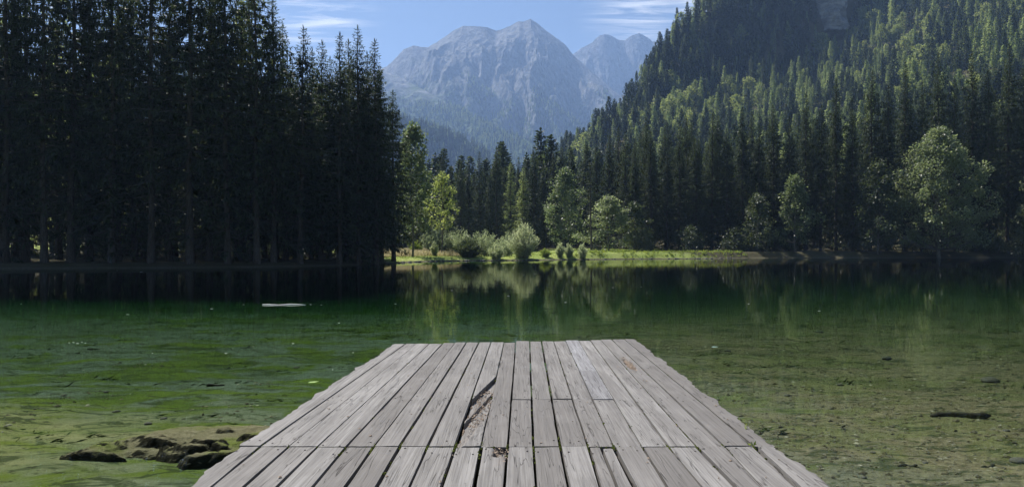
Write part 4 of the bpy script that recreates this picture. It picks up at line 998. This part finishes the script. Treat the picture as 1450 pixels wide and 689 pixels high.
    for k, (px, py, w_) in enumerate([(1256, 508, 15), (1380, 498, 10), (1223, 676, 9), (1030, 497, 10), (1160, 470, 12), (1115, 560, 9), (1190, 545, 10), (1330, 520, 9), (1310, 655, 10), (1260, 690, 12), (1236, 640, 8), (1425, 610, 10), (210, 600, 12), (232, 592, 10), (165, 583, 11), (150, 555, 8), (420, 520, 9), (90, 560, 8)]):
        stone(px, py, w_, 'small dark stone scattered on the lake bed', 0.4, 'small stones on the lake bed', k)
    # pebbles: far too many to count
    G = Geo(); base = np.array([(1, 0, 0), (-1, 0, 0), (0, 1, 0), (0, -1, 0), (0, 0, 1), (0, 0, -1)], float)
    f = np.array([(0, 2, 4), (2, 1, 4), (1, 3, 4), (3, 0, 4), (2, 0, 5), (1, 2, 5), (3, 1, 5), (0, 3, 5)])
    n = 17000; X = np.where(r.random(n) < 0.72, r.uniform(2.2, 15, n), r.uniform(-13, -2.2, n)); Y = 6.0 + 14 * r.random(n) ** 1.4
    k = vnoise(X * 0.8, Y * 0.8, 12) + 0.3 * (X > 0) > 0.62; X, Y = X[k], Y[k]; Z = ground_h(X, Y)
    for x, y, z in zip(X, Y, Z):
        s = 0.009 + 0.026 * r.random() ** 2.5; G.add(np.array([x, y, z + s * 0.2]) + base * (1 + 0.3 * r.normal(size=(6, 3))) * np.array([s * 1.3, s, s * 0.55]), f)
    v, ff = G.get(); tag(link('gravel', make_mesh('gravel', v, ff, [M_PEBBLE])), 'fine gravel strewn over the lake bed beside the jetty', 'gravel', kind='stuff')
    # water weed tufts on the bed
    C = Geo(); n = 2600; X = r.uniform(-26, 26, n); Y = r.uniform(9, 42, n)
    k = (np.abs(X) > 2.6) | (Y > 13.5); k &= fbm(X * 0.35, Y * 0.5, 3, 15) + 0.10 * (X < 0) > 0.56; X, Y = X[k], Y[k]; Z = ground_h(X, Y)
    for x, y, z in zip(X, Y, Z):
        m = 9; P = np.array([x, y, z]) + r.normal(size=(m, 3)) * np.array([0.12, 0.06, 0]); 
        C.add(*blades(P, np.array([0.9, 0.1, 0.12]) * r.choice([-1, 1]) + r.normal(size=(m, 3)) * np.array([0.3, 0.5, 0.15]), r.uniform(0.05, 0.22, m), np.full(m, 0.012), r))
    M = M_WEED; v, ff = C.get(); tag(link('water_weed', make_mesh('water_weed', v, ff, [M])), 'short dark water weed growing on the lake bed', 'water weed', kind='stuff')
    # leaves on the water
    def leaf(px, py, w_, mat, label, group=None):
        x, y, zz = bed_at(px, py, 0.0); s = w_ / 2 / FPX * y
        V = np.array([(-1, 0, 0), (-0.5, 0.42, 0.06), (0.2, 0.45, 0.04), (1, 0, 0.1), (0.2, -0.45, 0.05), (-0.5, -0.4, 0.03), (0, 0, 0.0)]) * s; V = np.concatenate([V, V - np.array([0, 0, 0.004])])
        F = [(6, 0, 5), (6, 5, 4), (6, 4, 3), (6, 3, 2), (6, 2, 1), (6, 1, 0)]; F += [tuple(7 + q for q in t[::-1]) for t in F]; S = [(i, (i + 1) % 6, 7 + (i + 1) % 6, 7 + i) for i in range(6)]
        o = link('floating_leaf', make_mesh('floating_leaf', V, [np.array(F), np.array(S)], [mat]), loc=(x, y, 0.006)); o.rotation_euler = (0, 0, r.uniform(-0.4, 0.4)); tag(o, label, 'leaf', group)
    leaf(444, 541, 15, M_LEAF, 'light green leaf floating on the dark green water'); leaf(1012, 491, 9, M_LEAFB, 'pale bluish leaf floating off the end of the jetty')
    for px, py in [(98, 485), (104, 484.5), (110, 486), (116, 484), (121, 485.5), (181, 445), (216, 500), (320, 500), (415, 486), (471, 523), (480, 457), (500, 499), (560, 430), (640, 411), (720, 419), (742, 389), (758, 388), (801, 428), (868, 407), (908, 406), (1060, 430), (1160, 440), (300, 437), (345, 431), (440, 431), (455, 431.5), (30, 430), (166, 382.5), (200, 385)]:
        leaf(px, py, r.uniform(2.0, 4.5), M_PALE, 'tiny pale fleck drifting on the lake', 'pale flecks drifting on the lake')
M_WEED = plain('water_weed', (0.045, 0.075, 0.014), 0.9, 0.1, 0.5, 2)
water_things()

# ------------------------------------------------------------------ shore: grass, stones, bench, tables
def shore():
    r = np.random.default_rng(91)
    # dry tall grass
    def field(n, cond, hmin, hmax, w, name, mat, label, cat, xr, yr, spread=0.25, per=5):
        X = r.uniform(*xr, n); Y = r.uniform(*yr, n); k = cond(X, Y); X, Y = X[k], Y[k]; Z = ground_h(X, Y); m = len(X)
        P = np.repeat(np.stack([X, Y, Z - 0.03], 1), per, 0) + r.normal(size=(m * per, 3)) * np.array([0.16, 0.16, 0]); q = m * per
        D = np.array([0, 0, 1.0]) + r.normal(size=(q, 3)) * spread
        v, f = blades(P, D, r.uniform(hmin, hmax, q), w * r.uniform(0.7, 1.3, q), r)
        tag(link(name, make_mesh(name, v, [f], [mat])), label, cat, kind='stuff')
    pxf = lambda X, Y: CX + FPX * X / Y
    field(9000, lambda X, Y: (lake_sd(X, Y) > 9 + 3 * fbm(X * 0.3, Y * 0.3, 2, 3)) & (pxf(X, Y) > 538) & (pxf(X, Y) < 660) & (Y > 113), 0.5, 1.2, 0.035, 'dry_grass', M_DRY, 'tall straw-coloured dry grass on the sunlit meadow', 'grass', (-26, -6), (108, 150))
    field(2600, lambda X, Y: (lake_sd(X, Y) > 0.5) & (lake_sd(X, Y) < 3.8) & (fbm(X * 0.5, Y * 0.5, 2, 4) > 0.36), 0.18, 0.6, 0.07, 'bank_herbs', M_HERB, 'leafy herbs and tufts on the steep bank below the lawn', 'herbs', (9, 48), (116, 142), 0.55, 9)
    field(9000, lambda X, Y: (lake_sd(X, Y) > 0.4) & (pxf(X, Y) > 545) & (pxf(X, Y) < 1045) & (Y < 172), 0.05, 0.17, 0.05, 'lawn_grass', M_HERB, 'short sunlit lawn grass between the lake and the woods', 'grass', (-22, 50), (88, 172), 0.5, 6)
    stones = [stone_mesh(s, 1) for s in (21, 22, 23)]
    for k in range(70):
        t = r.uniform(0, 1); i0 = 15; pxs = 560 + 480 * t
        Yg = 130.0
        for _ in range(40):
            x = px_X(pxs, Yg); Yg -= float(lake_sd(np.array([x]), np.array([Yg]))[0]) * 0.7
        s = r.uniform(0.12, 0.34); x = px_X(pxs, Yg)
        o = link('shore_stone', stones[k % 3], loc=(x, Yg + r.normal() * 0.15, 0.03)); o.scale = (s * 1.2, s, s * 0.65); o.rotation_euler = (0, 0, r.uniform(0, 6))
        tag(o, 'small dark stone at the waterline below the sunlit lawn', 'stone', 'stones along the waterline')
    def bx(name, c, d, mat, par):
        c = np.array(c); d = np.array(d) / 2; V = [c + d * np.array(s) for s in [(-1, -1, -1), (1, -1, -1), (1, 1, -1), (-1, 1, -1), (-1, -1, 1), (1, -1, 1), (1, 1, 1), (-1, 1, 1)]]
        return link(name, make_mesh(name, V, [[(0, 3, 2, 1), (4, 5, 6, 7), (0, 1, 5, 4), (1, 2, 6, 5), (2, 3, 7, 6), (3, 0, 4, 7)]], [mat]), par)
    Y = 93.0; x = px_X(529, Y); b = empty('park_bench', (x, Y, gz(x, Y)), 0.12); tag(b, 'blue grey park bench in the shade at the end of the wood', 'bench')
    for k in range(3): bx('seat_slat', (0, -0.15 + 0.15 * k, 0.45), (1.6, 0.12, 0.04), M_BLUEWOOD, b)
    for k in range(2): bx('back_slat', (0, 0.27, 0.65 + 0.17 * k), (1.6, 0.03, 0.12), M_BLUEWOOD, b)
    for sx in (-0.6, 0.6):
        bx('leg', (sx, -0.12, 0.2), (0.07, 0.07, 0.46), M_DARKWOOD, b); bx('leg', (sx, 0.22, 0.4), (0.07, 0.07, 0.86), M_DARKWOOD, b)
    for px, Y, lb in ((845, 146, 'dark picnic table on the open lawn left of the slim pine'), (882, 150, 'dark picnic table under the spreading beech'), (813, 156, 'dark picnic table beside the broadleaf tree with the sunlit flank')):
        x = px_X(px, Y); t = empty('picnic_table', (x, Y, gz(x, Y)), 0.2); tag(t, lb.replace('left of', 'beside'), 'table')
        for k in range(4): bx('table_board', (0, -0.27 + 0.18 * k, 0.74), (1.6, 0.165, 0.05), M_DARKWOOD, t)
        for s in (-1, 1):
            bx('bench_board', (0, 0.68 * s, 0.45), (1.6, 0.25, 0.05), M_DARKWOOD, t)
            bx('cross_bar', (0.55 * s, 0, 0.38), (0.06, 1.5, 0.09), M_DARKWOOD, t)
            for q in (-1, 1): bx('leg', (0.62 * s, 0.35 * q, 0.35), (0.07, 0.10, 0.78), M_DARKWOOD, t)
shore()

# ------------------------------------------------------------------ haze
def haze():
    x0, x1, y0, y1, z0, z1 = -3900, 3900, -620, 7600, -8, 1800
    V = [(x, y, z) for z in (z0, z1) for x, y in ((x0, y0), (x1, y0), (x1, y1), (x0, y1))]
    M = Mat('valley_haze'); pv = M.n('ShaderNodeVolumePrincipled')
    pv.inputs['Color'].default_value = (0.40, 0.60, 1.0, 1); pv.inputs['Density'].default_value = 1.15e-4; pv.inputs['Anisotropy'].default_value = 0.25
    M.lk(pv.outputs[0], M.out.inputs['Volume'])
    o = link('haze', make_mesh('haze', V, [[(0, 3, 2, 1), (4, 5, 6, 7), (0, 1, 5, 4), (1, 2, 6, 5), (2, 3, 7, 6), (3, 0, 4, 7)]], [M.m]))
    tag(o, 'thin blue summer haze filling the valley', 'haze', kind='stuff')
haze()
